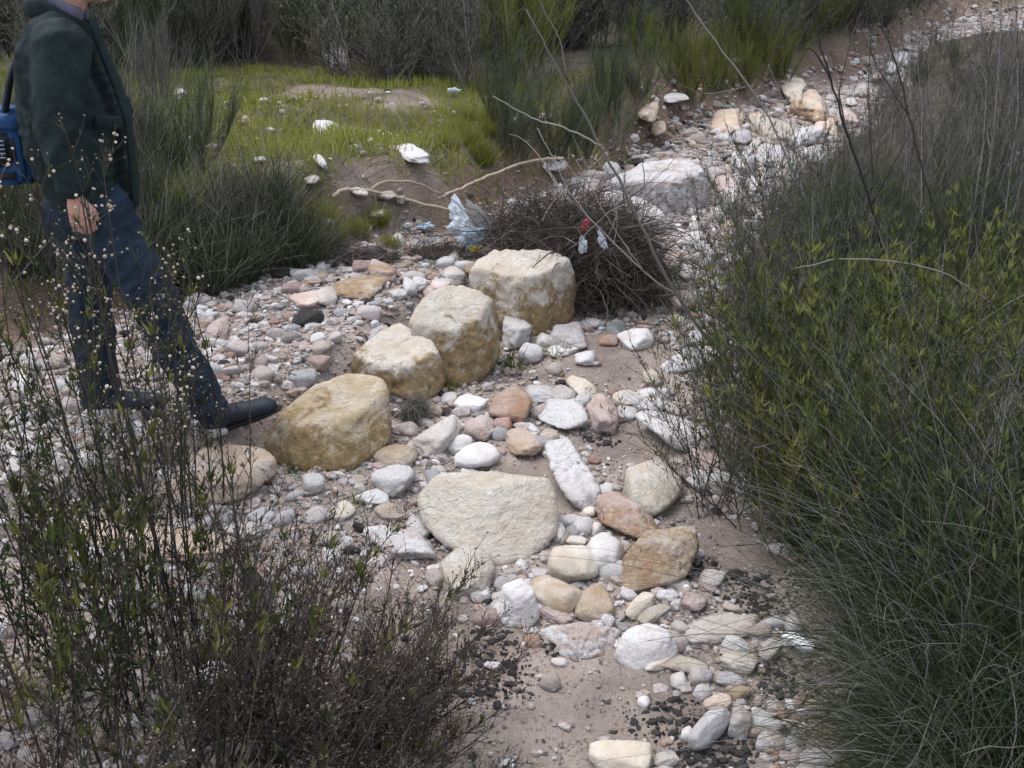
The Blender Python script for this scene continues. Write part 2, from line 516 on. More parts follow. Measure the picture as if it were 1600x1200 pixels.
def poly_radius(D, N, d, sharp):
    """distance along the unit directions D to the soft intersection of the half-spaces N.x < d"""
    q = np.maximum(D @ N.T, 1e-3) / d
    m = q.max(1, keepdims=True)
    return 1 / (m[:, 0] * ((q / m) ** sharp).sum(1) ** (1 / sharp))

def rock_shape(sub, ang, seed, rough=1.0):
    """a stone inside about the unit ball: flat broken faces (ang near 1) to water-worn (ang near 0)"""
    r = np.random.default_rng(seed)
    D, F = ICO[sub]
    K = int(9 + 12 * (1 - ang))
    N = unit(r.normal(0, 1, (K, 3)))
    N = np.concatenate([N, [[0, 0, 1], [0, 0, -1], [1, 0, 0], [-1, 0, 0], [0, 1, 0], [0, -1, 0]] + r.normal(0, .16, (6, 3))]); N = unit(N)
    d = np.concatenate([r.uniform(.66, 1.0, K), r.uniform(.8, .95, 6)])
    R = poly_radius(D, N, d, 8 + 60 * ang ** 1.5)
    R = R * (1 - .55 * (1 - ang)) + .9 * .55 * (1 - ang)
    V = D * R[:, None]
    a = rough * (.05 + .06 * ang)
    V = V * (1 + a * fbm(V * 2.3 + seed, seed, 3) + a * .55 * fbm(V * 6 + seed, seed + 3, 3))[:, None]
    if sub >= 4:
        rid = np.abs(fbm(V * 4.5 + 5, seed + 8, 3))
        V = V * (1 - .05 * rough * ang * (1 - ss(0, .12, rid)))[:, None]
        V = V * (1 + .016 * rough * fbm(V * 17, seed + 5, 3))[:, None]
    lo, hi = V.min(0), V.max(0)
    return (V - (lo + hi) / 2) / ((hi - lo) / 2), F

def jac(p):
    """d(px, py)/d(world) at p"""
    q = p - CAM
    zc, xr, yu = q @ AX_F, q @ AX_R, q @ AX_U
    return np.stack([FPX * (AX_R / zc - xr * AX_F / zc ** 2), -FPX * (AX_U / zc - yu * AX_F / zc ** 2)])

def fit_ellipsoid(cx, cy, w, h, roll, k, p):
    """axes and yaw of the ground-lying ellipsoid that covers the image ellipse at p; k = how much of its height it stands up"""
    a = math.radians(roll); Rm = np.array([[math.cos(a), -math.sin(a)], [math.sin(a), math.cos(a)]])
    S = Rm @ np.diag([(w / 2) ** 2, (h / 2) ** 2]) @ Rm.T
    J = jac(p); jz = J[:, 2]; Jg = J[:, :2]
    c2 = k / (jz @ np.linalg.inv(S) @ jz)
    Ji = np.linalg.inv(Jg)
    G = Ji @ (S - c2 * np.outer(jz, jz)) @ Ji.T
    ev, U = np.linalg.eigh(G)
    ev = np.maximum(ev, 1e-6)
    # keep a sane plan: no longer than 2.6 times as deep
    a1, a2 = math.sqrt(ev[1]), math.sqrt(ev[0])
    return a1, a2, math.sqrt(c2), math.atan2(U[1, 1], U[0, 1])

def place_stone(cx, cy, w, h, roll, ang, tone, label, k=.45, mat='rock', seed=None, sub=None, name='stone', group=None, sink=.25):
    seed = int(abs(cx * 7.3 + cy * 13.7)) if seed is None else seed
    ang = min(1, ang * .8 + .25) if mat != 'smooth' else ang
    if mat == 'smooth' and seed % 3 == 0: mat = 'rock'; ang = min(1, ang + .2)
    p = at(cx, cy + h * .18, 1.3, 40)
    for _ in range(2):
        a1, a2, c, yaw = fit_ellipsoid(cx, cy, w, h, roll, k, p)
        r = ray(cx, cy)
        # centre on the ray, raised off the ground by part of its height
        lo = p - CAM; y0 = p[1]
        ys = np.linspace(max(.8, y0 - 1.5), y0 + 1.5, 301)
        q = CAM + r * (ys / r[1])[:, None]
        gap = q[:, 2] - terrain(q[:, 0], q[:, 1]) - c * (1 - 2 * sink)
        i = int(np.argmin(np.abs(gap))); p = q[i]
    size = max(w, h)
    if sub is None: sub = 5 if size > 130 else 4 if size > 36 else 3
    V, F = rock_shape(sub, ang, seed)
    V = V * np.array([a1, a2, c]) * 1.04
    g = Geo(); g.add(V, F)
    o = link(name, g.mesh(name, True), MAT[mat])
    o.location = p; o.rotation_euler = (0, 0, yaw)
    t = np.array(TONE[tone]) * (1 + .07 * np.random.default_rng(seed).normal(0, 1))
    o.color = (*t, 1)
    tag(o, label, "boulder" if size > 90 else "stone", group)
    return o

def boulder(outline, tone, label, top, mat='ochre', slope=14, steep=72, turn=0, sharp=64, seed=1, sub=5, rough=1.0, name='boulder', wedge=38, foot=None):
    """a big stone cut by planes: sides through its outline's edges, a top face sloping up to its back edge, three broken front faces and a back; it stands
    on the ground at its own distance"""
    o2 = np.array(outline, float)
    c2 = (o2.min(0) + o2.max(0)) / 2
    fx = foot or o2[o2[:, 1].argmax(), 0]
    yb_, yt_ = o2[:, 1].max(), o2[:, 1].min()
    m = lambda py: (lambda r: r[2] / r[1])(ray(c2[0], py))
    S, T = math.tan(math.radians(slope)), math.tan(math.radians(steep))
    Yd = at(fx, yb_, 1.3, 40)[1]
    Yc = Yd * (m(yb_) - T) / (m(top) - T)
    Yb = Yc * (m(top) - S) / (m(yt_) - S)
    Ym = Yc * (m(top) - S) / (m(c2[1]) - S) if c2[1] < top else Yd * (m(yb_) - T) / (m(c2[1]) - T)
    W0 = np.ptp(o2[:, 0]) / 2 * Ym / FPX
    Yk = max(Yb + .03, Ym + .9 * W0)
    c = P(c2[0], c2[1], (Ym + Yk) / 2)
    zc = (c - CAM) @ AX_F; s = zc / FPX
    sight = unit(c - CAM)
    right = unit(np.cross(sight, [0, 0, 1])); up = np.cross(right, sight)
    q = (o2 - c2) * [1, -1] * s
    N, d = [], []
    ar = 0.5 * np.sum(q[:, 0] * np.roll(q[:, 1], -1) - np.roll(q[:, 0], -1) * q[:, 1])
    for i in range(len(q)):
        a, b = q[i], q[(i + 1) % len(q)]
        e = b - a; n = np.array([e[1], -e[0]]) * (1 if ar > 0 else -1); n /= np.linalg.norm(n)
        N.append(n[0] * right + n[1] * up); d.append(max(n @ a, .012))
    W = np.ptp(q[:, 0]) / 2
    pc = P(c2[0], top, Yc)
    tn = unit(np.array([0.0, -S, 1.0])); N.append(tn); d.append(max((pc - c) @ tn, .02))
    def yawed(a, n):
        a = math.radians(a); return np.array([n[0] * math.cos(a) - n[1] * math.sin(a), n[0] * math.sin(a) + n[1] * math.cos(a), n[2]])
    fn = unit(np.array([0.0, -T, 1.0]))
    D0 = max((pc - c) @ fn, .03)
    for a, k in ((turn, 1.0), (turn - wedge, 1.04), (turn + wedge, 1.04)):
        N.append(yawed(a, fn)); d.append(D0 if k == 1.0 else max(D0 * k, W * math.sin(math.radians(abs(a))) * .86))
    N.append(np.array([0, 1.0, .05])); d.append(Yk - c[1])
    N, d = np.array(N), np.array(d)
    Dr, F = ICO[sub]
    R = poly_radius(Dr, N, d, sharp) * 1.03
    V = Dr * R[:, None]
    u = V / W
    a = .05 * rough
    V = V * (1 + a * fbm(u * 2.2 + seed, seed, 4) + .028 * rough * fbm(u * 7 + seed, seed + 3, 4))[:, None]
    # broken ledges: the surface steps in and out along tilted beds, with hollows between
    bed = (u @ np.array([.25, -.35, 1.0])) * 4.2 + 1.3 * fbm(u * 1.8, seed + 12, 3)
    saw = bed - np.floor(bed)
    V = V * (1 + .030 * rough * (ss(0, .75, saw) - ss(.85, 1, saw)) * ss(-.25, .3, fbm(u * 1.3, seed + 14, 2)))[:, None]
    rid = np.abs(fbm(u * [2.2, 2.2, 5] + 5, seed + 8, 3))
    V = V * (1 - .05 * rough * (1 - ss(0, .10, rid)))[:, None]
    pit = fbm(u * 8, seed + 18, 3)
    V = V * (1 - .03 * rough * ss(.25, .6, pit) + .014 * rough * fbm(u * 22, seed + 5, 3))[:, None]
    g = Geo(); g.add(V, F)
    o = link(name, g.mesh(name, True), MAT[mat])
    o.location = c; o.color = (*TONE[tone], 1)
    tag(o, label, "boulder")
    return o

def yat(px, py, lift=0.0):
    """depth of the ground under the pixel (the foot of a stone), a little further for its centre"""
    return at(px, py, 1.3, 40)[1] + lift

boulder([(735, 432), (748, 408), (778, 392), (862, 392), (886, 406), (897, 440), (896, 492), (878, 515), (832, 526), (790, 512), (742, 462)], 'cream', "largest ochre boulder with a pale flat top, rearmost of the row", 432, slope=10, steep=80, seed=11, turn=12)
boulder([(641, 502), (660, 470), (704, 443), (745, 453), (770, 475), (782, 522), (779, 562), (752, 592), (712, 604), (688, 590), (655, 545)], 'straw', "tall rounded boulder, grey on top and brown below, second from the rear", 512, slope=28, steep=78, seed=5, turn=30)
boulder([(552, 576), (560, 548), (598, 514), (626, 506), (678, 540), (689, 572), (692, 602), (668, 630), (640, 624), (562, 592)], 'cream', "squat boulder with pale top and yellow stained side, third from the rear", 572, slope=16, steep=76, seed=21)
boulder([(418, 690), (440, 645), (498, 602), (560, 584), (602, 600), (609, 640), (605, 692), (572, 718), (520, 738), (465, 730), (424, 710)], 'ochre', "wide sandy yellow boulder under the walker's front shoe", 668, slope=22, steep=62, seed=31, sharp=26, turn=10, wedge=30)
boulder([(242, 772), (258, 735), (330, 698), (382, 699), (424, 718), (424, 752), (372, 782), (290, 795)], 'peach', "low peach boulder at the front left end of the row, behind dark twigs", 756, mat='peach', slope=15, steep=65, seed=41, sharp=24, wedge=28)
boulder([(656, 775), (684, 742), (765, 739), (852, 751), (868, 776), (868, 835), (818, 877), (760, 884), (700, 852), (663, 812)], 'cream', "big flat-faced pale slab leaning in the middle of the bed", 768, mat='rock', slope=12, steep=40, wedge=25, seed=51, sharp=90, rough=.7)
boulder([(853, 692), (886, 684), (908, 716), (938, 766), (940, 786), (910, 798), (884, 776), (860, 728)], 'chalk', "long chalk-white ridged stone pointing down the bed beside the flat slab", 775, mat='rock', slope=9, steep=70, wedge=50, seed=61, sharp=16, rough=1.7, sub=5)
boulder([(963, 922), (975, 880), (1008, 832), (1060, 821), (1100, 816), (1088, 850), (1098, 888), (1062, 902), (1030, 922), (985, 934)], 'tan', "rust-stained angular tan boulder with a pointed right corner", 850, mat='rust', slope=12, steep=45, seed=71, sharp=24, turn=-10)
boulder([(948, 293), (1010, 254), (1060, 249), (1106, 264), (1110, 302), (1086, 328), (1042, 338), (1000, 322)], 'white', "large layered white and red rock ledge standing out above the gully", 284, mat='strata', slope=9, steep=86, seed=81, sharp=40, rough=1.8, turn=35)
boulder([(962, 312), (990, 306), (1030, 326), (1048, 350), (1036, 366), (1005, 352)], 'white', "white broken piece under the front edge of the layered ledge", 340, mat='strata', seed=82, sharp=16, sub=4, rough=1.4)
boulder([(960, 1032), (974, 990), (1010, 973), (1046, 984), (1061, 1010), (1052, 1036), (1010, 1050), (984, 1050)], 'white', "smooth pale grey-white boulder in the lower bed beside crumbly white slab", 1010, mat='smooth', slope=20, steep=62, seed=91, sharp=11, rough=.7)
boulder([(774, 962), (785, 916), (815, 904), (835, 925), (842, 965), (826, 982), (790, 978)], 'white', "upright white stone with a steep left face beside the ochre-tan cobble", 932, mat='smooth', slope=20, steep=68, turn=-25, seed=101, sharp=16, rough=.8)
boulder([(990, 655), (1010, 643), (1070, 654), (1116, 675), (1138, 697), (1100, 708), (1060, 702), (1018, 676)], 'chalk', "long white slab lying slanted at the foot of the right bank", 682, mat='rock', slope=8, steep=60, seed=111, sharp=16, rough=1.3)
boulder([(1028, 580), (1070, 544), (1110, 538), (1128, 555), (1090, 577), (1045, 588)], 'chalk', "white sloping stone half under the right bushes, above the sandy hollow", 568, mat='rock', slope=14, steep=60, seed=121, sharp=14)
boulder([(842, 992), (870, 979), (925, 973), (970, 984), (962, 1018), (920, 1028), (868, 1024)], 'white', "crumbly white slab with pitted crust above the sandy hollow at lower centre", 1004, mat='strata', slope=8, steep=50, seed=131, sharp=12, rough=2.4)

# px, py, width, height, roll, angularity, tone, label, height share, material
STONES = [
 (1122, 985, 112, 46, -8, .8, 'warm', "broad half-buried slab on the lower right gravel", .15, 'rock'),
 (968, 1188, 96, 62, 8, .4, 'straw', "smooth straw-coloured boulder cut by the bottom edge of the view", .4, 'smooth'),
 (1021, 760, 88, 88, 0, .25, 'straw', "round tan boulder half sunk in sand right of the white ridged stone", .3, 'smooth'),
 (829, 553, 38, 32, 0, .4, 'grey', "round grey stone in front of the rearmost boulder", .5, 'smooth'),
 (808, 517, 44, 54, 0, .9, 'white', "white wedge-shaped stone jammed between the two rear boulders", .6, 'rock'),
 (734, 631, 50, 25, 0, .4, 'chalk', "low white stone on the sand below the second boulder", .4, 'smooth'),
 (798, 637, 66, 56, 0, .5, 'rust', "rough red-brown round stone in the middle of the bed", .5, 'rock'),
 (751, 670, 50, 40, 0, .8, 'pink', "blocky pink-white stone left of the red-brown one", .5, 'rock'),
 (683, 682, 84, 52, -30, .8, 'warm', "long pale stone with a broken reddish end", .4, 'rock'),
 (719, 694, 42, 28, -15, .15, 'white', "small white egg-shaped stone touching a larger egg-shaped one", .5, 'smooth'),
 (745, 714, 68, 42, -8, .15, 'white', "big white egg-shaped cobble left of the sandy patch", .5, 'smooth'),
 (786, 664, 30, 28, 0, .6, 'red', "small reddish stone between the blocky and round ones", .5, 'rock'),
 (818, 692, 54, 38, 20, .6, 'peach', "peach-coloured stone at the top of the sandy patch", .35, 'rock'),
 (832, 670, 24, 14, 30, .6, 'chalk', "tiny white chip above the peach-coloured stone", .4, 'smooth'),
 (842, 617, 46, 30, 0, .5, 'white', "white stone at the left end of the upper stone cluster", .45, 'rock'),
 (879, 617, 40, 28, 0, .7, 'warm', "wedge-shaped pale stone second in the upper cluster", .5, 'rock'),
 (883, 650, 84, 46, 8, .75, 'chalk', "flat bright white stone in front of the upper cluster", .25, 'rock'),
 (909, 629, 26, 28, 0, .8, 'white', "small pointed white stone behind the upright pinkish slab", .6, 'rock'),
 (908, 605, 46, 24, 28, .6, 'cream', "cream stone tilted at the top of the upper cluster", .4, 'rock'),
 (941, 650, 48, 56, -5, .6, 'pink', "upright pinkish-grey slab beside the flat bright white stone", .55, 'smooth'),
 (978, 625, 44, 28, 0, .5, 'cream', "cream stone right of the upright pinkish slab", .45, 'rock'),
 (979, 646, 36, 20, 0, .5, 'white', "low white stone under the cream one", .35, 'rock'),
 (1014, 614, 30, 15, 0, .1, 'chalk', "clean white pebble shaped like an egg by the upper bed", .5, 'smooth'),
 (1014, 630, 54, 24, 5, .6, 'white', "white stone just behind the long slanted slab", .4, 'rock'),
 (1054, 638, 30, 22, 0, .6, 'straw', "straw-coloured stone at the bush edge behind the long slab", .5, 'rock'),
 (1019, 592, 32, 26, 0, .5, 'straw', "dull yellow stone right of the sandy hollow", .4, 'rock'),
 (992, 531, 56, 38, 0, .5, 'white', "round grey-white boulder behind the sandy hollow", .5, 'smooth'),
 (963, 513, 30, 30, 0, .7, 'blue', "blue-grey stone at the foot of the brush pile", .5, 'rock'),
 (921, 507, 36, 15, -8, .4, 'grey', "flat grey stone under the brush pile", .3, 'smooth'),
 (884, 525, 62, 42, 10, .8, 'grey', "cracked grey slab right of the rearmost boulder", .35, 'strata'),
 (884, 545, 56, 18, -15, .8, 'white', "thin white slab in front of the cracked grey one", .2, 'rock'),
 (951, 532, 32, 20, 0, .5, 'rust', "dark rusty stone in the hollow behind the grey-white boulder", .4, 'rock'),
 (1091, 532, 36, 26, 0, .6, 'white', "white stone at the right bank above the sloping one", .5, 'rock'),
 (914, 559, 32, 22, 0, .6, 'white', "small white stone on the sand below the thin slab", .4, 'rock'),
 (858, 681, 32, 24, 0, .5, 'tan', "tan stone touching the top of the white ridged stone", .4, 'rock'),
 (613, 716, 66, 36, 0, .5, 'tan', "tan stone tucked under the wide sandy yellow boulder", .4, 'rock'),
 (614, 751, 66, 48, -5, .6, 'chalk', "large round chalk-white stone left of the flat-faced slab", .5, 'rock'),
 (581, 778, 52, 26, -5, .5, 'chalk', "low chalk-white stone in front of the round chalk-white one", .4, 'rock'),
 (605, 796, 38, 26, 0, .5, 'tan', "small dull tan stone below the chalk-white pair", .4, 'rock'),
 (537, 798, 38, 30, 0, .4, 'straw', "round dull stone among green sprigs at the twigs' edge", .4, 'smooth'),
 (655, 828, 38, 36, 0, .6, 'white', "white stone against the lower left of the flat-faced slab", .5, 'rock'),
 (635, 852, 104, 50, 15, .9, 'white', "broken white slab under the dark twigs left of the flat-faced slab", .25, 'strata'),
 (690, 747, 44, 20, 5, .7, 'white', "white stone sticking out behind the top of the flat-faced slab", .4, 'rock'),
 (613, 612, 52, 17, 22, .8, 'chalk', "thin white slab wedged between the third and fourth boulders", .3, 'rock'),
 (590, 522, 34, 30, 0, .5, 'grey', "dark grey stone on the gravel behind the third boulder", .4, 'rock'),
 (481, 468, 52, 26, 5, .5, 'pink', "flat pinkish cobble on top of the gravel bank", .4, 'smooth'),
 (511, 463, 32, 28, 0, .5, 'warm', "pale stone right of the flat pinkish cobble", .5, 'rock'),
 (566, 446, 84, 34, -8, .7, 'tan', "low earthy tan stone at the foot of the grassy bank", .25, 'rust'),
 (597, 425, 44, 36, 0, .7, 'pink', "reddish pitted stone in the bank above the gravel", .4, 'rust'),
 (641, 449, 22, 28, 0, .3, 'white', "upright white pebble of a pair behind the second boulder", .6, 'smooth'),
 (656, 441, 22, 19, 0, .3, 'chalk', "round white pebble of a pair behind the second boulder", .5, 'smooth'),
 (708, 428, 36, 22, 5, .6, 'warm', "knobbly pale stone left of the rearmost boulder", .5, 'rock'),
 (734, 418, 24, 22, 0, .5, 'tan', "small tan stone behind the knobbly pale one", .5, 'rock'),
 (688, 444, 34, 18, 0, .4, 'pink', "low pinkish stone in front of the knobbly pale one", .4, 'smooth'),
 (670, 457, 24, 20, 0, .5, 'pink', "small pink stone behind the second boulder's shoulder", .5, 'rock'),
 (340, 518, 38, 40, 0, .9, 'pink', "angular pink-white stone beside the walker's forward knee", .6, 'rock'),
 (730, 894, 86, 74, 10, .4, 'straw', "round yellow-white boulder half buried among twig tips", .25, 'rock'),
 (748, 928, 34, 26, 0, .5, 'white', "white stone below the half-buried yellow-white boulder", .4, 'rock'),
 (866, 931, 82, 56, 18, .35, 'tan', "smooth ochre-tan cobble resting on the upright white stone", .5, 'smooth'),
 (932, 948, 64, 56, 0, .4, 'tan', "speckled tan boulder right of the ochre-tan cobble", .45, 'rock'),
 (864, 960, 60, 26, 25, .7, 'pink', "pinkish-white stone wedged under the ochre-tan cobble", .4, 'rock'),
 (895, 880, 88, 60, 5, .3, 'straw', "rounded dull yellow boulder below the flat-faced slab", .4, 'smooth'),
 (943, 866, 64, 58, -20, .6, 'white', "white and pink boulder right of the rounded dull yellow one", .5, 'smooth'),
 (852, 897, 48, 16, 5, .8, 'white', "thin white flake above the ochre-tan cobble", .2, 'rock'),
 (882, 903, 28, 18, 0, .5, 'pink', "small pink stone beside the thin white flake", .4, 'smooth'),
 (875, 835, 20, 32, 10, .8, 'white', "narrow white stone at the right corner of the flat-faced slab", .6, 'rock'),
 (910, 822, 30, 32, 0, .5, 'white', "white pebble left of the brick-like red stone", .5, 'smooth'),
 (932, 827, 16, 26, 5, .4, 'warm', "small upright pebble touching the brick-like red stone", .6, 'smooth'),
 (921, 800, 22, 16, 0, .3, 'straw', "tiny straw-coloured pebble below the white ridged stone", .5, 'smooth'),
 (898, 844, 38, 14, 0, .3, 'straw', "flat straw-coloured pebble above the rounded dull yellow boulder", .3, 'smooth'),
 (979, 813, 108, 54, 18, .95, 'pink', "brick-like angular stone, white end and red-tan side", .45, 'rust'),
 (946, 766, 26, 24, 0, .6, 'white', "small white stone right of the ridged stone's lower end", .5, 'rock'),
 (949, 972, 22, 30, 10, .7, 'white', "pointed white stone left of the smooth pale boulder", .6, 'rock'),
 (1000, 948, 54, 30, -38, .4, 'straw', "straw-coloured cobble lying slanted in the gravel above the pale boulder", .4, 'smooth'),
 (1022, 962, 50, 24, -32, .4, 'yellow', "yellowish cobble lying slanted just behind the smooth pale boulder", .4, 'smooth'),
 (831, 1004, 28, 20, 0, .3, 'rust', "small round orange-brown stone left of the crumbly slab", .5, 'smooth'),
 (1100, 722, 66, 44, 15, .8, 'pink', "pinkish block under the edge of the right bush", .35, 'rock'),
 (1112, 750, 78, 42, 10, .8, 'white', "white block behind dark twigs at the right bush edge", .3, 'rock'),
 (1180, 762, 88, 28, 4, .8, 'white', "long pinkish-white slab poking out of the right bush", .25, 'rock'),
 (1051, 755, 24, 22, 0, .5, 'white', "white pebble right of the round tan boulder", .5, 'smooth'),
 (1085, 864, 32, 18, 10, .4, 'grey', "flat grey pebble on the pointed corner of the rust-stained boulder", .4, 'smooth'),
 (1043, 932, 32, 24, 0, .3, 'chalk', "bright white pebble below the rust-stained boulder", .5, 'smooth'),
 (1085, 942, 38, 32, 0, .5, 'pink', "pink round stone among gravel below the rust-stained boulder", .5, 'rock'),
 (1070, 919, 20, 15, 0, .4, 'chalk', "tiny white pebble at the foot of the rust-stained boulder", .5, 'smooth'),
 (1112, 904, 40, 30, 0, .6, 'warm', "pale stone at the bank's foot right of the rust-stained boulder", .4, 'rock'),
 (1150, 1009, 46, 30, 10, .2, 'chalk', "smooth white oval cobble right of the half-buried slab", .5, 'smooth'),
 (1156, 1037, 60, 36, 5, .5, 'straw', "yellow-tan lumpy stone below the white oval cobble", .4, 'rock'),
 (1204, 1018, 38, 32, -35, .8, 'warm', "angular grey-tan stone left of the white plastic strip", .5, 'rock'),
 (1141, 1063, 48, 24, 5, .7, 'grey', "flat grey stone below the yellow-tan lumpy one", .35, 'rock'),
 (1097, 1055, 38, 28, 0, .4, 'grey', "rounded grey-tan cobble in the lower right gravel", .4, 'smooth'),
 (1068, 1040, 76, 26, 5, .5, 'straw', "low yellowish slab right of the smooth pale boulder", .25, 'rock'),
 (1031, 1037, 48, 22, -18, .3, 'yellow', "yellowish oval cobble leaning on the smooth pale boulder", .5, 'smooth'),
 (1060, 1063, 26, 28, -30, .4, 'warm', "dull pebble at the edge of the bottom sand patch", .4, 'smooth'),
 (1096, 1083, 28, 26, 0, .5, 'white', "white pebble above the tan-pink stone at lower right", .5, 'rock'),
 (1121, 1102, 44, 30, 5, .6, 'peach', "tan-pink stone above the oblong grey cobble", .4, 'rock'),
 (1155, 1083, 32, 26, 0, .5, 'tan', "brownish pebble right of the tan-pink stone", .4, 'rock'),
 (1158, 1100, 22, 16, 0, .3, 'grey', "small grey pebble above the pinkish-white upright stone", .5, 'smooth'),
 (1108, 1143, 78, 42, -52, .5, 'grey', "oblong smooth blue-grey cobble at lower right", .55, 'smooth'),
 (1157, 1131, 34, 50, 5, .5, 'warm', "pinkish-white upright stone beside the oblong cobble", .5, 'rock'),
 (1193, 1166, 26, 22, 0, .5, 'grey', "small cube-like blue-grey stone near the bottom right gravel", .5, 'smooth'),
 (1040, 1186, 40, 26, 0, .6, 'warm', "pale stone right of the straw-coloured boulder at the bottom", .4, 'rock'),
 (1006, 1097, 20, 20, 0, .4, 'white', "white pebble at the right rim of the bottom sand", .5, 'smooth'),
 (1074, 1148, 20, 24, 0, .4, 'white', "white pebble left of the oblong grey cobble", .5, 'smooth'),
 (874, 1036, 26, 15, 5, .6, 'white', "small white chip below the crumbly slab", .4, 'rock'),
 (769, 1040, 30, 13, 8, .7, 'chalk', "white flake among black cinders at lower centre", .3, 'rock'),
 (632, 1194, 54, 40, 20, .7, 'chalk', "white angular stone at the bottom edge near the twigs", .4, 'rock'),
 (506, 1167, 22, 18, 0, .2, 'tan', "round tan pebble under the bottom twigs", .5, 'smooth'),
 (531, 1166, 28, 20, 0, .6, 'warm', "blocky pale pebble beside the round tan one", .5, 'rock'),
 (792, 1195, 32, 20, 0, .5, 'white', "white stone at the bottom edge of the sand", .4, 'rock'),
 (267, 922, 36, 32, 0, .6, 'red', "red-pink stone seen through the foreground twigs", .5, 'rock'),
 (14, 972, 40, 44, 0, .5, 'pink', "pinkish stone at the left edge under the shrubs", .5, 'rock'),
 (235, 842, 260, 56, 4, .7, 'peach', "long low tan slab behind the foreground twigs", .2, 'rock'),
 (160, 868, 90, 46, 0, .6, 'white', "pale stone beyond the tall stalks at left", .35, 'rock'),
 (380, 830, 60, 34, 0, .6, 'warm', "pale stone between the peach boulder and the twigs", .4, 'rock'),
 (490, 755, 34, 30, 0, .6, 'white', "pale stone at the right end of the peach boulder", .5, 'rock'),
 (1136, 192, 52, 36, 0, .8, 'peach', "pointed tan-pink stone at the far end of the pink sand", .6, 'rock'),
 (1210, 206, 76, 38, 5, .6, 'yellow', "big dull yellow stone in the far bed right of the tan-pink one", .45, 'rock'),
 (1239, 140, 42, 40, 0, .5, 'cream', "cream cap-like stone propped above the rust boulder", .5, 'rock'),
 (1263, 168, 60, 50, 0, .7, 'peach', "pink and rust boulder at the far bank", .6, 'rust'),
 (1047, 152, 56, 16, 5, .7, 'white', "flat white stone among shrubs above the pink sand", .3, 'rock'),
 (1012, 174, 32, 30, 0, .7, 'peach', "pinkish stone on the crumbling bank above the gully", .5, 'rock'),
 (1028, 200, 26, 24, 0, .6, 'peach', "lower pinkish stone on the crumbling bank above the gully", .5, 'rock'),
 (955, 268, 28, 30, 0, .5, 'grey', "grey stone left of the layered ledge", .5, 'rock'),
 (867, 256, 38, 26, 0, .6, 'white', "grey-white stone half hidden under the terrace shrub", .4, 'rock'),
 (1147, 313, 36, 48, 0, .6, 'warm', "tall pale stone right of the layered ledge", .6, 'rock'),
 (1160, 258, 38, 40, 20, .8, 'white', "white blocky stone in the gully above the tall pale stone", .5, 'rock'),
 (1077, 376, 44, 28, 0, .7, 'white', "white stone in the gully below the ledge", .5, 'rock'),
 (1113, 394, 24, 26, 0, .7, 'chalk', "small bright stone in the gully below the ledge", .5, 'rock'),
 (1042, 415, 38, 50, 30, .6, 'pink', "pinkish stone at the right edge of the brush pile", .4, 'rock'),
 (1074, 428, 26, 24, 0, .5, 'warm', "round pale stone right of the brush pile", .5, 'smooth'),
 (1152, 402, 58, 20, -12, .7, 'white', "white slab under the edge of the right shrubs beside the gully", .3, 'rock'),
 (1206, 244, 64, 34, 10, .7, 'white', "broad whitish stone in the far gully", .4, 'rock'),
 (1236, 262, 58, 40, 0, .7, 'warm', "pale stone beside the broad whitish one in the far gully", .45, 'rock'),
 (1180, 226, 60, 16, -45, .8, 'warm', "long narrow pale slab lying slanted in the far gully", .3, 'rock'),
 (508, 199, 44, 26, 0, .8, 'white', "pointed grey-white stone in the green grass", .6, 'rock'),
 (639, 237, 48, 22, 22, .6, 'chalk', "long white stone lying in the green grass", .5, 'rock'),
 (500, 251, 28, 14, 48, .7, 'chalk', "small white stone standing in the grass left of the long one", .5, 'rock'),
 (407, 249, 20, 10, 0, .5, 'white', "small pale stone at the left side of the grass", .5, 'rock'),
 (524, 85, 42, 42, 0, .7, 'grey', "grey boulder in the dry brush behind the grass", .6, 'rock'),
 (673, 42, 44, 26, 0, .5, 'pink', "pinkish boulder in the thicket at the top", .5, 'rock'),
 (488, 280, 24, 16, 0, .4, 'warm', "dull round stone at the grass edge above the fallen branch", .5, 'smooth'),
 (558, 299, 34, 18, 12, .6, 'warm', "pale stone just above the forked fallen branch", .4, 'rock'),
 (604, 304, 30, 14, 0, .5, 'pink', "pink stone behind the forked fallen branch", .4, 'rock'),
 (592, 331, 28, 14, -15, .8, 'cream', "thin cream stone under the forked fallen branch", .3, 'rock'),
 (600, 209, 24, 11, 0, .5, 'warm', "dull stone in the grass behind the long white one", .4, 'rock'),
 (1040, 14, 54, 26, 15, .9, 'blue', "large dim grey rock far up the slope at the top", .6, 'rock'),
]
for (cx, cy, w, h, roll, ang, tone, label, k, mat) in STONES:
    place_stone(cx, cy, w, h, roll, ang, tone, label, k, mat, name='boulder' if max(w, h) > 90 else 'stone')

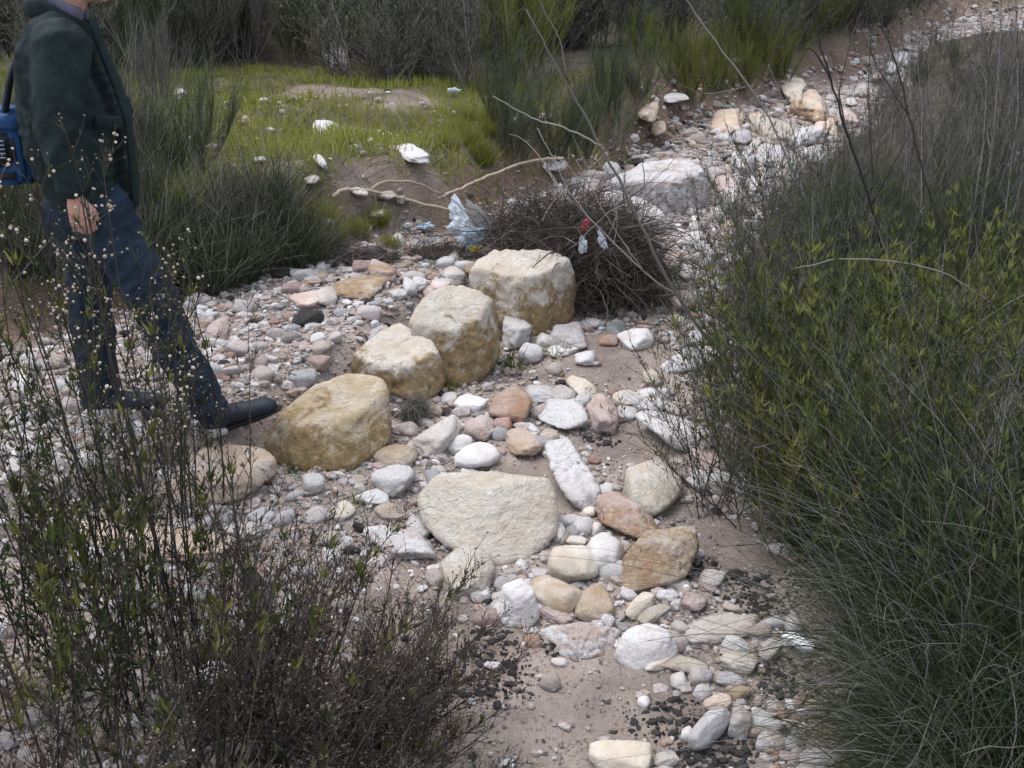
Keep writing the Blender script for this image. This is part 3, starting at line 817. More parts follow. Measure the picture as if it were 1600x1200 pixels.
rk = random.Random(8)
for i, (px, py) in enumerate([(1090, 350), (1120, 332), (1135, 290), (1182, 290), (1172, 330), (1203, 275), (1120, 442), (1095, 462), (1068, 472), (1262, 215), (1290, 200), (1302, 176), (1330, 160), (1350, 141), (1372, 121), (1392, 108), (1180, 185), (1158, 216), (1110, 500), (1060, 502), (1222, 272), (1250, 240), (1140, 360), (1102, 412), (1408, 92), (1420, 76), (1320, 185), (1275, 240)]):
    w = rk.uniform(22, 44) * (.75 if py < 180 else 1)
    tone = ['white', 'warm', 'pink', 'chalk', 'peach', 'grey'][i % 6]
    nm = {'white': 'off-white', 'warm': 'pale', 'pink': 'pinkish', 'chalk': 'chalky white', 'peach': 'peach-coloured', 'grey': 'grey'}[tone]
    place_stone(px, py, w, w * rk.uniform(.55, .95), rk.uniform(-30, 30), .95, tone, f"angular {nm} block in the far gully", rk.uniform(.4, .65), 'rock', seed=1200 + i, name='stone', group="angular blocks in the far gully")

# ------------------------------------------------------------------ gravel: the largest cobbles one by one, the rest as one sheet of loose pebbles
CINDER = [(770, 1060, .16), (650, 1075, .16), (1065, 1125, .12), (1020, 1125, .1), (1190, 932, .16), (1110, 1165, .14), (760, 1010, .12), (1235, 1060, .12), (880, 1010, .1), (1080, 870, .08), (940, 690, .1), (1100, 890, .1), (570, 1120, .2)]
def gravel():
    r = np.random.default_rng(3)
    n = 290000
    y = 1.75 + 21 * r.random(n) ** 1.8; x = r.uniform(-3.6, 3.6, n) + np.where(y > 9, (y - 9) * .55, 0)
    # keep what the area can hold, thinner with distance
    sl, st, sr = regions(x, y)
    p = np.stack([x, y, x * 0], -1)
    w = fbm(p * 2.1, 55, 4)
    bench = ss(-.05, .1, sl) * (1 - .88 * ss(-.5, -.25, st + .15 * w)) * (1 - ss(-.12, .12, st + .1 * w))
    bed = (1 - ss(-.1, .05, sl)) * (1 - ss(0, .22, sr + .1 * w))
    sandy = in_patch(SANDY, x, y); cinder = in_patch(CINDER, x, y)
    dens = bench * 1.6 + bed * (.72 + .5 * ss(-.25, .15, w)) * (1 - .93 * sandy) + cinder * bed * .7
    dens = dens + ss(0, .1, st) * .05 * (y < 9) + bed * ss(5.0, 6.2, y) * .5
    keep = r.random(n) < np.clip(dens, 0, 1.6) * np.clip(.36 * (1 + (y - 2) * .10), 0, .9)
    x, y, cinder, bench, st, w = x[keep], y[keep], cinder[keep], bench[keep], st[keep], w[keep]
    n = len(x); print('pebbles', n)
    rad = np.clip(r.lognormal(math.log(.0075), .68, n), .0035, .05) * (1 + .12 * bench + .35 * ss(5, 8, y) + .3 * ss(8, 14, y))
    rad = np.where(cinder > .3, np.minimum(rad, .012), rad)
    pal = np.array([(.52, .50, .485), (.45, .405, .38), (.40, .335, .30), (.35, .285, .235), (.31, .30, .305), (.33, .22, .18), (.12, .112, .11), (.22, .19, .17), (.62, .61, .605)])
    pr = np.array([.22, .18, .18, .13, .07, .05, .04, .06, .07])
    ci = r.choice(len(pal), n, p=pr / pr.sum())
    small = rad < .009
    ci = np.where((r.random(n) < .22) & small, r.choice([3, 5, 6, 7], n), ci)
    ci = np.where((cinder > r.random(n) * .8), np.where(r.random(n) < .8, 6, 7), ci)
    col = pal[ci] * r.uniform(.85, 1.12, (n, 1))
    col[(ci == 6)] *= .38
    z = terrain(x, y)
    sc = np.stack([rad * r.uniform(.95, 1.5, n), rad * r.uniform(.75, 1.1, n), rad * r.uniform(.5, .85, n)], -1)
    # which ones show largest in the view
    q = np.stack([x, y, z], -1) - CAM
    zc = q @ AX_F; px = 800 + FPX * (q @ AX_R) / zc; py = 600 - FPX * (q @ AX_U) / zc
    vis = (px > -10) & (px < 1330) & (py > 20) & (py < 1205) & (ci != 6) & ~((px < 420) & (py > 820)) & (st < .05)
    size = np.where(vis, rad / zc, 0)
    big = np.argsort(-size)[:290]
    isbig = np.zeros(n, bool); isbig[big] = True
    shapes = [rock_shape(2, a, 900 + k) for k, a in enumerate([.3, .5, .65, .8, .95, .4, .7, .6])]
    base1 = [rock_shape(1, .6, 950 + k, .8) for k in range(6)]
    yaw = r.uniform(0, 2 * math.pi, n); tilt = r.normal(0, .35, n)
    cy_, sy_, ct, st_ = np.cos(yaw), np.sin(yaw), np.cos(tilt), np.sin(tilt)
    Rz = np.zeros((n, 3, 3)); Rz[:, 0, 0] = cy_; Rz[:, 0, 1] = -sy_ * ct; Rz[:, 0, 2] = sy_ * st_
    Rz[:, 1, 0] = sy_; Rz[:, 1, 1] = cy_ * ct; Rz[:, 1, 2] = -cy_ * st_; Rz[:, 2, 1] = st_; Rz[:, 2, 2] = ct
    pos = np.stack([x, y, z + sc[:, 2] * .35], -1)
    g = Geo(); cols = []
    which = r.integers(0, 240, n)
    for shapes_, sel in ((shapes, (rad / zc >= .0075)), (base1, (rad / zc < .0075))):
        for k, (V0, F0) in enumerate(shapes_):
            i = np.where(sel & ~isbig & (which % len(shapes_) == k))[0]
            if len(i) == 0: continue
            V = np.einsum('nij,nvj->nvi', Rz[i], V0[None] * sc[i][:, None]) + pos[i][:, None]
            g.add(V, (np.arange(len(i))[:, None, None] * len(V0) + F0).reshape(-1, 3))
            cols.append(np.repeat(col[i], len(V0), 0))
    # grit: thousands of chips a few millimetres across between the pebbles
    m = 75000
    y2 = 1.75 + 9 * r.random(m) ** 1.7; x2 = r.uniform(-1, 1, m) * (.5 * y2 + .4)
    sl2, st2, sr2 = regions(x2, y2)
    sand2, cin2 = in_patch(SANDY, x2, y2), in_patch(CINDER, x2, y2)
    ok = r.random(m) < np.clip((1 - .8 * sand2) * (1 - ss(-.4, -.1, st2)) * (1 - ss(.05, .3, sr2)) + cin2, 0, 1)
    x2, y2, cin2 = x2[ok], y2[ok], cin2[ok]; m = len(x2)
    O8 = np.array([[1, 0, 0], [-1, 0, 0], [0, 1, 0], [0, -1, 0], [0, 0, 1], [0, 0, -.4]]); F8 = np.array([[0, 2, 4], [2, 1, 4], [1, 3, 4], [3, 0, 4]])
    r2 = r.uniform(.0022, .0062, m) * (1 + .08 * y2)
    V = O8[None] * r.uniform(.6, 1.4, (m, 6, 1)) * r2[:, None, None]
    ca, sa = np.cos(r.uniform(0, 6.3, m))[:, None], np.sin(r.uniform(0, 6.3, m))[:, None]
    V = np.stack([V[..., 0] * ca - V[..., 1] * sa, V[..., 0] * sa + V[..., 1] * ca, V[..., 2]], -1) + np.stack([x2, y2, terrain(x2, y2) + r2 * .35], -1)[:, None]
    g.add(V, (np.arange(m)[:, None, None] * 6 + F8).reshape(-1, 3))
    c2 = pal[r.choice(len(pal), m, p=[.14, .14, .16, .16, .12, .06, .08, .10, .04])] * r.uniform(.8, 1.1, (m, 1))
    c2 = np.where((cin2 > r.random(m) * .7)[:, None], np.array([.032, .031, .033]) * r.uniform(.6, 1.8, (m, 1)), c2)
    cols.append(np.repeat(c2, 6, 0))
    link("gravel", g.mesh("gravel", False, np.concatenate(cols)), MAT['gravel'], kind="stuff", label="loose pebbles, grit and black cinders over the stream bed")
    hi = [rock_shape(3, a, 800 + k) for k, a in enumerate([.3, .5, .65, .8, .95, .45])]
    meshes = []
    for V0, F0 in hi:
        gg = Geo(); gg.add(V0, F0); me = gg.mesh("cobble"); me.materials.append(MAT['smooth']); meshes.append(me)
    tonename = ['off-white', 'pale pink', 'pinkish', 'tan', 'grey', 'reddish', 'dark', 'brown', 'chalky white']
    for i in big:
        o = link("cobble", meshes[int(which[i]) % len(meshes)])
        o.matrix_world = Matrix.Translation(pos[i]) @ Matrix(Rz[i].tolist()).to_4x4() @ Matrix.Diagonal((*sc[i], 1))
        o.color = (*col[i], 1)
        if bench[i] > .4: where = "on the gravel bank behind the boulder row"
        elif y[i] > 6.5: where = "in the gully near the layered ledge"
        elif y[i] > 4.4: where = "in the upper bed beside the sandy hollow"
        elif px[i] > 1000: where = "in the lower right gravel strip"
        elif y[i] > 3.2: where = "between larger stones mid bed"
        else: where = "near the sand at the bottom"
        lab = f"small {tonename[ci[i]]} cobble {where}"
        tag(o, lab, "stone", f"{tonename[ci[i]]} cobbles {where}")
gravel()
# ------------------------------------------------------------------ plants
def fan(n, az, az_sd, lo, hi, r):
    """directions that lean lo..hi degrees off the vertical, around the heading az (degrees)"""
    a = np.radians(az + r.normal(0, 1, n) * az_sd); t = np.radians(r.uniform(lo, hi, n))
    return np.stack([np.cos(a) * np.sin(t), np.sin(a) * np.sin(t), np.cos(t)], -1)

def foot(n, rad, r):
    a = r.uniform(0, 6.283, n); q = rad * np.sqrt(r.random(n))
    return np.stack([np.cos(a) * q, np.sin(a) * q, np.full(n, -.04)], -1)

def parts(root, geos):
    for name, g, m in geos:
        if g.n:
            link(name, g.mesh(name, False), MAT[m], parent=root, kind="stuff")

def shrub(name, seed, n=14, L=(.8, 1.2), az=90, az_sd=180, lean=(3, 35), rad=.12, R=.0035, side_n=12, side_L=(.1, .28), twig_n=3, twig_L=.035, pull=.15,
          leaf=(0, .03, .004), heads=0, head_r=.004, bark='bark_dark', leaf_m='leaf_dark', bud_m='bud', wig=.12, low=.2, lime=0, budr=.0022):
    """woody stalks that branch twice and end in small buds; optional leaves and pale seed heads"""
    r = np.random.default_rng(seed)
    root = empty(name)
    gs, gl, gh, gb, g2 = Geo(), Geo(), Geo(), Geo(), Geo()
    S = grow(foot(n, rad, r), fan(n, az, az_sd, *lean, r), r.uniform(*L, n), 12, (0, 0, pull), wig, r)
    taper = np.linspace(1, .35, 12)
    tubes(gs, S, R * taper * r.uniform(.7, 1.2, (n, 1)), r=r, sides=4)
    b, T, t = along(S, n * side_n, low, 1, r)
    B = grow(b, side(T, r.uniform(.35, .95, len(b)), r) + [0, 0, .25], r.uniform(*side_L, len(b)) * (1.25 - .7 * t), 6, (0, 0, .35), wig * 1.4, r)
    tubes(gs, B, R * .42 * np.linspace(1, .4, 6), r=r)
    if twig_n:
        b2, T2, t2 = along(B, len(b) * twig_n, .2, 1, r)
        C = grow(b2, side(T2, r.uniform(.4, 1.1, len(b2)), r) + [0, 0, .2], twig_L * r.uniform(.5, 1.6, len(b2)), 3, (0, 0, .2), wig, r)
        tubes(gs, C, R * .22 * np.array([1, .8, .5]), r=r)
        if budr:
            blobs(gb, C[:, -1], budr * r.uniform(.6, 1.5, len(C)), r=r, sub=0)
            blobs(gb, B[::2, -1], budr * 1.3, r=r, sub=0)
        if heads:
            top = C[:, -1][(b2[:, 2] > np.quantile(b2[:, 2], .35))]
            k = r.choice(len(top), min(heads, len(top)), replace=False)
            blobs(gh, top[k], head_r * r.choice([.45, .6, .75, .9, 1.15], len(k)), r=r)
    ln, lL, lW = leaf
    if ln:
        b3, T3, t3 = along(np.concatenate([B], 0), ln, .1, 1, r)
        leaves(gl, b3, side(T3, r.uniform(.3, 1.0, ln), r) + [0, 0, .3], lL * r.uniform(.5, 1.4, ln), lW * r.uniform(.7, 1.3, ln), r=r)
    if lime:
        b4, T4, t4 = along(np.concatenate([S[:, 5:]], 0), lime, .2, 1, r)
        rep = np.repeat(np.arange(lime), 6)
        leaves(g2, b4[rep] + r.normal(0, .006, (len(rep), 3)), side(T4[rep], r.uniform(.2, .9, len(rep)), r) + [0, 0, .5], lL * 1.5 * r.uniform(.6, 1.4, len(rep)), lW * 1.5, r=r)
    parts(root, [("branches", gs, bark), ("buds", gb, bud_m), ("leaves", gl, leaf_m), ("sprigs", g2, 'leaf_lime'), ("seed_heads", gh, 'cream')])
    return root

def tussock(name, seed, n=700, L=(.5, 1.1), az=0, az_sd=180, lean=(2, 30), droop=1.1, W=.0022, rad=.14, mat='grass_grey', wig=.12, nseg=9, culms=0):
    r = np.random.default_rng(seed)
    root = empty(name)
    g = Geo()
    LL = r.uniform(*L, n) * r.uniform(.5, 1, n)
    S = grow(foot(n, rad, r), fan(n, az, az_sd, *lean, r), LL, nseg, (0, 0, -droop), wig, r)
    ribbons(g, S, W * r.uniform(.5, 1.3, (n, 1)) * np.array(list(np.linspace(1, .8, nseg - 2)) + [.55, .12]), tint=np.where(r.random(n) < .2, r.uniform(.65, 1, n), r.beta(1.7, 3.6, n)), r=r)
    g2 = Geo()
    if culms:
        C = grow(foot(culms, rad, r), fan(culms, az, az_sd * .7, lean[0] + 10, lean[1] + 25, r), r.uniform(L[1] * .9, L[1] * 1.5, culms), 10, (0, 0, -droop * .55), wig * .5, r)
        tubes(g2, C, W * .75 * np.linspace(1, .4, 10), r=r)
    parts(root, [("blades", g, mat), ("stalks", g2, 'dry')])
    return root

def broom(name, seed, n=420, L=(.5, 1.1), lean=(2, 28), rad=.2, W=.0028, mat='broom', wig=.16, side_n=2, bark='bark_grey', flowers=0, pull=.25):
    """a broom-like shrub: a few woody stems and hundreds of fine upright shoots"""
    r = np.random.default_rng(seed)
    root = empty(name)
    gs, g = Geo(), Geo()
    S = grow(foot(16, rad * .6, r), fan(16, 0, 180, lean[0], lean[1] + 12, r), r.uniform(*L, 16) * .8, 8, (0, 0, pull), wig, r)
    tubes(gs, S, .006 * np.linspace(1, .3, 8), r=r)
    b, T, t = along(S, n, .05, 1, r)
    Q = grow(b, T + fan(n, 0, 180, 5, 40, r) * .6, r.uniform(*L, n) * .5, 6, (0, 0, pull), wig, r)
    ribbons(g, Q, W * r.uniform(.5, 1.2, (n, 1)) * np.array([1, 1, .9, .75, .5, .2]), r=r)
    if side_n:
        b, T, t = along(Q, n * side_n, .2, 1, r)
        Q2 = grow(b, side(T, r.uniform(.2, .7, len(b)), r), r.uniform(.06, .2, len(b)), 4, (0, 0, .2), wig, r)
        ribbons(g, Q2, W * .6 * np.array([1, .9, .6, .2]), r=r)
    gf = Geo()
    if flowers:
        b, T, t = along(Q, flowers, .6, 1, r); blobs(gf, b, .008, r=r)
    parts(root, [("branches", gs, bark), ("shoots", g, mat), ("flowers", gf, 'grass_lime')])
    return root

def leafy(name, seed, n=26, L=(.35, .8), lean=(3, 30), rad=.16, leaf_n=26, lL=.055, lW=.0055, mat='leaf_lime', bark='broom', az=0, az_sd=180, wig=.1):
    """a clump of green stems clothed in narrow upright leaves"""
    r = np.random.default_rng(seed)
    root = empty(name)
    gs, gl = Geo(), Geo()
    S = grow(foot(n, rad, r), fan(n, az, az_sd, *lean, r), r.uniform(*L, n), 9, (0, 0, .25), wig, r)
    tubes(gs, S, .0024 * np.linspace(1, .4, 9), r=r)
    b, T, t = along(S, n * leaf_n, .15, 1, r)
    k = len(b)
    leaves(gl, b, side(T, r.uniform(.35, 1.1, k), r) + [0, 0, .35], lL * r.uniform(.4, 1.4, k), lW * r.uniform(.6, 1.3, k), r=r)
    tip = np.repeat(S[:, -1], 5, 0)
    leaves(gl, tip, side(np.repeat(unit(S[:, -1] - S[:, -2]), 5, 0), .5, r), lL * 1.1, lW, tint=r.uniform(.5, 1, len(tip)), r=r)
    parts(root, [("branches", gs, bark), ("leaves", gl, mat)])
    return root

def setp(o, x, y, rz=0, s=1.0, tilt=(0, 0), dz=0.0):
    o.location = (x, y, tz(x, y) + dz); o.rotation_euler = (tilt[0], tilt[1], rz)
    o.scale = (s, s, s)

def ground_px(px, py, lo=1.2):
    p = at(px, py, lo, 60); return p[0], p[1]

USED = set()
def plant(proto, x, y, label, cat, group, rz=None, s=1.0, tilt=(0, 0), dz=0.0):
    """the first call moves the prototype itself, later ones a copy of it and its parts"""
    o = proto if proto.name not in USED else dup(proto)
    USED.add(proto.name)
    setp(o, x, y, random.uniform(0, 6.28) if rz is None else rz, s, tilt, dz)
    tag(o, label, cat, group)
    return o

# --- foreground, left: twiggy shrubs with cream seed heads (each one grown by itself)
SEEDY = dict(L=(.9, 1.35), side_n=13, side_L=(.08, .24), twig_n=4, pull=.3)
for (x, y, seed, kw, lab) in [
    (-.93, 2.30, 1, dict(n=11, L=(1.2, 1.66), lean=(0, 9), rad=.14, side_n=17, side_L=(.05, .18), twig_n=5, heads=420, head_r=.0040, low=.35, leaf=(320, .022, .0026), lime=6, pull=.3), "tallest twiggy shrub, its cream seed heads reaching up before the walker's jacket"),
    (-1.22, 2.72, 2, dict(n=18, L=(1.0, 1.35), lean=(0, 20), rad=.2, side_n=14, side_L=(.08, .22), twig_n=4, heads=300, head_r=.0036, leaf=(1600, .026, .0032), lime=20, pull=.3), "dense dark green shrub with cream seed heads at the left edge behind the walker"),
    (-1.02, 2.12, 3, dict(n=16, L=(.65, 1.0), lean=(0, 22), rad=.2, side_n=14, side_L=(.08, .22), twig_n=4, heads=110, head_r=.0034, leaf=(1500, .03, .0036), lime=60, pull=.25), "leafy dark shrub in the lower left corner with upright stalks"),
    (-.66, 2.0, 4, dict(n=18, L=(.45, .95), az=40, az_sd=70, lean=(4, 40), rad=.22, side_n=12, side_L=(.05, .16), twig_n=4, heads=40, head_r=.003, leaf=(380, .022, .0028), leaf_m='bud', lime=16, pull=.3), "dark brown twiggy shrub with long stalks crossing the peach boulder"),
    (-.54, 1.95, 5, dict(n=38, L=(.36, .70), az=28, az_sd=34, lean=(30, 66), rad=.2, side_n=15, side_L=(.06, .2), twig_n=5, heads=40, head_r=.003, leaf=(900, .02, .0028), leaf_m='bud', lime=14, pull=.15), "dark shrub sprawling rightwards over the sand at the bottom left"),
    (-.80, 2.40, 6, dict(n=17, L=(.3, .6), az=20, az_sd=60, lean=(10, 58), rad=.22, side_n=15, side_L=(.06, .18), twig_n=4, heads=30, head_r=.003, leaf=(500, .022, .0028), lime=26, pull=.3), "low twiggy shrub with lime sprigs below the peach boulder"),
    (-1.45, 2.25, 7, dict(n=16, L=(.8, 1.25), lean=(0, 18), rad=.2, side_n=13, twig_n=4, heads=160, head_r=.0036, leaf=(1400, .03, .0038), lime=36, pull=.3), "dark leafy shrub cut by the left edge of the view"),
    (-.52, 1.76, 8, dict(n=22, L=(.3, .55), az=30, az_sd=60, lean=(20, 70), rad=.2, side_n=14, side_L=(.05, .16), twig_n=4, leaf=(700, .02, .003), leaf_m='bud', lime=10, pull=.1), "low dark twigs at the bottom edge left of the sand"),
    (-.78, 1.72, 9, dict(n=26, L=(.4, .8), az=60, az_sd=90, lean=(10, 60), rad=.3, side_n=14, side_L=(.06, .2), twig_n=4, heads=40, head_r=.003, leaf=(1200, .026, .0034), lime=24, pull=.15), "dense low shrub filling the bottom left corner"),
    (-.85, 1.95, 11, dict(n=22, L=(.45, .85), az=60, az_sd=120, lean=(5, 48), rad=.3, side_n=15, side_L=(.06, .2), twig_n=4, heads=50, head_r=.003, leaf=(1500, .026, .0036), leaf_m='bud', lime=36, pull=.2), "dark matted shrub between the corner stalks at bottom left"),
    (-.58, 2.08, 12, dict(n=34, L=(.3, .56), az=20, az_sd=70, lean=(20, 64), rad=.3, side_n=15, side_L=(.05, .18), twig_n=5, heads=30, head_r=.003, leaf=(1300, .02, .003), leaf_m='bud', lime=16, pull=.15), "dense dark twigs in the middle of the left foreground"),
    (-1.22, 2.35, 13, dict(n=20, L=(.5, .85), lean=(0, 36), rad=.26, side_n=14, side_L=(.06, .2), twig_n=4, heads=80, head_r=.004, leaf=(2000, .03, .004), lime=60, pull=.25), "dark green bushy shrub left of the corner stalks"),
    (-.42, 2.05, 14, dict(n=18, L=(.25, .5), az=25, az_sd=40, lean=(40, 74), rad=.25, side_n=15, side_L=(.05, .16), twig_n=5, leaf=(900, .018, .0026), leaf_m='bud', lime=8, pull=.1), "lowest sprawling twigs lying over the sand beside the black cinders"),
    (-1.05, 3.25, 10, dict(n=12, L=(.5, .95), lean=(0, 20), rad=.15, side_n=12, side_L=(.06, .18), twig_n=4, heads=160, head_r=.0036, leaf=(500, .026, .003), lime=12, pull=.3), "thin twiggy plant with seed heads beside the walker's rear shoe")]:
    o = shrub("twiggy_shrub", 300 + seed, **kw)
    setp(o, x, y)
    tag(o, lab, "shrub", "twiggy shrubs in the left foreground")
for i, (px, py, n, L, lab) in enumerate([(330, 1000, 60, .3, "dim green grass clump inside the foreground twigs"), (40, 1120, 90, .26, "bright green grass clump in the bottom left corner"),
        (640, 690, 16, .12, "small lime grass sprig at the right side of the sandy yellow boulder"), (190, 740, 40, .25, "green grass clump at the foot of the stalks left of the walker"),
        (560, 790, 26, .14, "green sprigs around the dull round stone at the twigs' edge"), (820, 975, 12, .12, "pale grass sprig before the upright white stone"),
        (690, 610, 90, .16, "grass tuft between the third boulder and the tall one"), (800, 580, 130, .17, "dark grass tuft at the foot of the rearmost boulders"), (870, 555, 50, .14, "grass sprigs right of the grass tuft by the boulders"), (470, 735, 30, .16, "green sprigs between the two front boulders"),
        (1040, 860, 10, .12, "tiny grass sprig on the rust-stained boulder's rim"), (700, 1010, 20, .1, "lime sprigs at the right tips of the sprawling shrub"), (560, 1140, 40, .1, "low lime sprigs among twigs at the bottom")]):
    x, y = ground_px(px, py)
    o = tussock("grass_clump", 700 + i, n=n, L=(L * .6, L * 1.2), lean=(0, 45), W=.002, rad=.05, mat='grass_lime' if i != 7 else 'broom_green', droop=.8)
    setp(o, x, y); tag(o, lab, "grass", "small grass clumps between the stones")

# --- right bank: drooping grass, leafy clumps, fine bushes and grey stalks
TUS = [tussock("grass_tussock", 400 + k, n=1000, L=(.35, .95), az=195, az_sd=75, lean=(5, 75), droop=1.1, W=.0016, rad=.26, culms=46, wig=.3) for k in range(3)]
TUS2 = [tussock("grass_tussock", 420 + k, n=1300, L=(.4, .8), az=200, az_sd=90, lean=(5, 50), droop=.9, W=.002, rad=.2, mat='grass_grey', culms=14, wig=.25) for k in range(2)]
LEA = [leafy("leafy_plant", 440 + k, n=30, L=(.3, .7), leaf_n=30, lL=.044, lW=.0042, rad=.24, wig=.2) for k in range(3)]
LIM = [tussock("lime_grass_clump", 450 + k, n=420, L=(.25, .6), lean=(0, 36), droop=.5, W=.0028, rad=.22, mat='leaf_lime', wig=.2, culms=14, nseg=7) for k in range(3)]
LED = [leafy("leafy_plant", 445 + k, n=30, L=(.35, .8), leaf_n=26, lL=.034, lW=.0034, rad=.24, mat='leaf_dark', wig=.22) for k in range(2)]
FIN = [shrub("fine_bush", 460 + k, n=22, L=(.5, .95), az=180, az_sd=140, lean=(5, 50), rad=.18, side_n=16, side_L=(.08, .25), twig_n=4, leaf=(1400, .022, .0026), R=.003, bark='dry', leaf_m='leaf_dark', budr=.0016, lime=14, pull=.25) for k in range(3)]
BRR = [broom("grey_bush", 480 + k, n=520, L=(.5, 1.0), mat='broom', lean=(3, 40), rad=.2, W=.0022) for k in range(3)]
STK = [shrub("dry_stalks", 490 + k, n=14, L=(.9, 1.5), lean=(0, 16), rad=.22, side_n=12, side_L=(.1, .3), twig_n=2, R=.0035, bark='dry', bud_m='dry', leaf=(160, .03, .003), leaf_m='grass_grey', budr=.0016, wig=.1, low=.25) for k in range(3)]
G1, G2, G3, G4, G5 = "drooping grass tussocks on the right bank", "leafy green clumps on the right bank", "fine twiggy bushes along the right side of the gully", "grey-green broom bushes on the right bank", "dry grey stalks on the upper right bank"
rr = random.Random(5)
def place(protos, pts, labels, cat, group, s=(.85, 1.15), rz=.5, dz=0.0):
    for i, (px, py) in enumerate(pts):
        x, y = ground_px(px, py)
        plant(protos[i % len(protos)], x, y, labels[i % len(labels)] if isinstance(labels, list) else labels, cat, group, rz=rr.uniform(-rz, rz), s=rr.uniform(*s), dz=dz)
place(TUS, [(1600, 1130), (1540, 1010), (1640, 1000), (1560, 900), (1660, 870), (1470, 900), (1620, 1250), (1740, 1120), (1500, 1230), (1760, 940), (1480, 1100)],
      ["straw-streaked drooping grass in the lower right corner", "dark drooping grass hanging towards the white plastic strip", "drooping grass at the right edge, lower half"], "grass", G1, s=(.7, .95), rz=.35)
place(TUS2, [(1440, 1090), (1370, 950), (1460, 1190), (1290, 860), (1370, 830), (1450, 800), (1560, 780), (1420, 1020)],
      ["short dark grass at the foot of the right bank by the gravel", "short grass below the leafy green clumps"], "grass", G1, s=(.4, .62), rz=.8)
place(LEA, [(1210, 770), (1290, 740), (1390, 650), (1470, 690), (1550, 720), (1530, 620), (1380, 560), (1480, 530), (1290, 850), (1350, 880), (1240, 690), (1330, 640), (1420, 610), (1590, 600), (1450, 760), (1360, 700), (1250, 620), (1560, 820), (1400, 820), (1190, 640)],
      ["small-leaved lime clump nearest the long white slab", "small-leaved lime clump in the thick of the right bank", "small-leaved lime clump near the right edge"], "plant", G2, rz=3)
place(LIM, [(1370, 760), (1300, 660), (1450, 600), (1610, 640), (1570, 550), (1340, 700), (1430, 720), (1500, 660), (1560, 680), (1400, 600), (1240, 750), (1310, 790), (1490, 760)],
      ["lime grass clump among dead stems on the right bank"], "grass", "lime grass clumps on the right bank", rz=3)
place(LED, [(1380, 900), (1470, 940), (1540, 1000), (1430, 1020), (1600, 1080), (1520, 1120), (1330, 860), (1240, 700), (1330, 700), (1260, 620), (1420, 720), (1530, 690), (1620, 560), (1330, 590), (1250, 800), (1400, 820), (1190, 690)],
      ["dark-leaved clump between lime ones on the right bank"], "plant", G2, rz=3)
place(FIN, [(1165, 650), (1190, 590), (1160, 540), (1220, 540), (1175, 470), (1250, 480), (1190, 400), (1260, 410), (1330, 500), (1230, 350), (1320, 420), (1165, 730), (1150, 800), (1280, 690), (1520, 800), (1450, 850), (1580, 960)],
      ["fine dark bush overhanging the gully edge", "fine dark bush behind the sloping white stone"], "bush", G3, rz=.8, s=(.7, 1.0))
place(BRR, [(1240, 560), (1300, 480), (1360, 420), (1420, 470), (1500, 440), (1570, 470), (1440, 400), (1540, 400), (1320, 400)],
      ["grey-green bush on the right bank beyond the leafy clumps"], "bush", G4, rz=3, s=(.5, .72))
place(STK, [(1440, 420), (1520, 390), (1590, 400), (1480, 330), (1560, 320), (1620, 350), (1540, 250), (1600, 230), (1660, 300), (1650, 440), (1590, 160), (1640, 180)],
      ["dry grey stalks standing at the upper right edge", "dry grey stalks between bushes at upper right"], "plant", G5, rz=3, s=(.6, .85))
SPA = [shrub("dry_stalks", 496 + k, n=6, L=(.9, 1.5), lean=(0, 22), rad=.2, side_n=8, side_L=(.1, .35), twig_n=2, R=.003, bark='dry', bud_m='dry', budr=.0016, wig=.14, low=.2) for k in range(2)]
place(STK, [(1580, 470), (1630, 420), (1680, 380), (1600, 320), (1660, 260), (1700, 470)], "tall dry grey stalks at the far right edge reaching up", "plant", G5, rz=3, s=(.9, 1.15))
place(SPA, [(1560, 480), (1480, 430), (1620, 500), (1540, 360), (1400, 400), (1360, 350), (1450, 380), (1310, 400), (1480, 300), (1420, 300), (1530, 300), (1580, 260), (1500, 450)], "sparse bare stalks through which the far gully shows", "plant", G5, rz=3, s=(.8, 1.15))
place(FIN, [(1300, 330), (1350, 300), (1400, 330), (1280, 280), (1370, 240)], "small fine bush at the right bank of the far gully", "bush", G3, rz=3, s=(.4, .6))
rB = np.random.default_rng(77)
for k in range(46):      # the bank further up, and the part of it outside the frame
    x, y = rB.uniform(2.2, 9), rB.uniform(4, 13)
    if sdist(LINE_RIGHT, np.array([x]), np.array([y]))[0] > -.7: continue
    pr, lab, cat, gp = [(BRR, "grey-green bush high on the right bank", "bush", G4), (STK, "dry grey stalks high on the right bank", "plant", G5), (FIN, "twiggy dark bush high on the right bank", "bush", G3)][k % 3]
    if x < .42 * y + .3 or (y > 7 and x < .5 * y + .6): continue
    plant(pr[k % len(pr)], x, y, lab, cat, gp, s=rB.uniform(.55, .8))

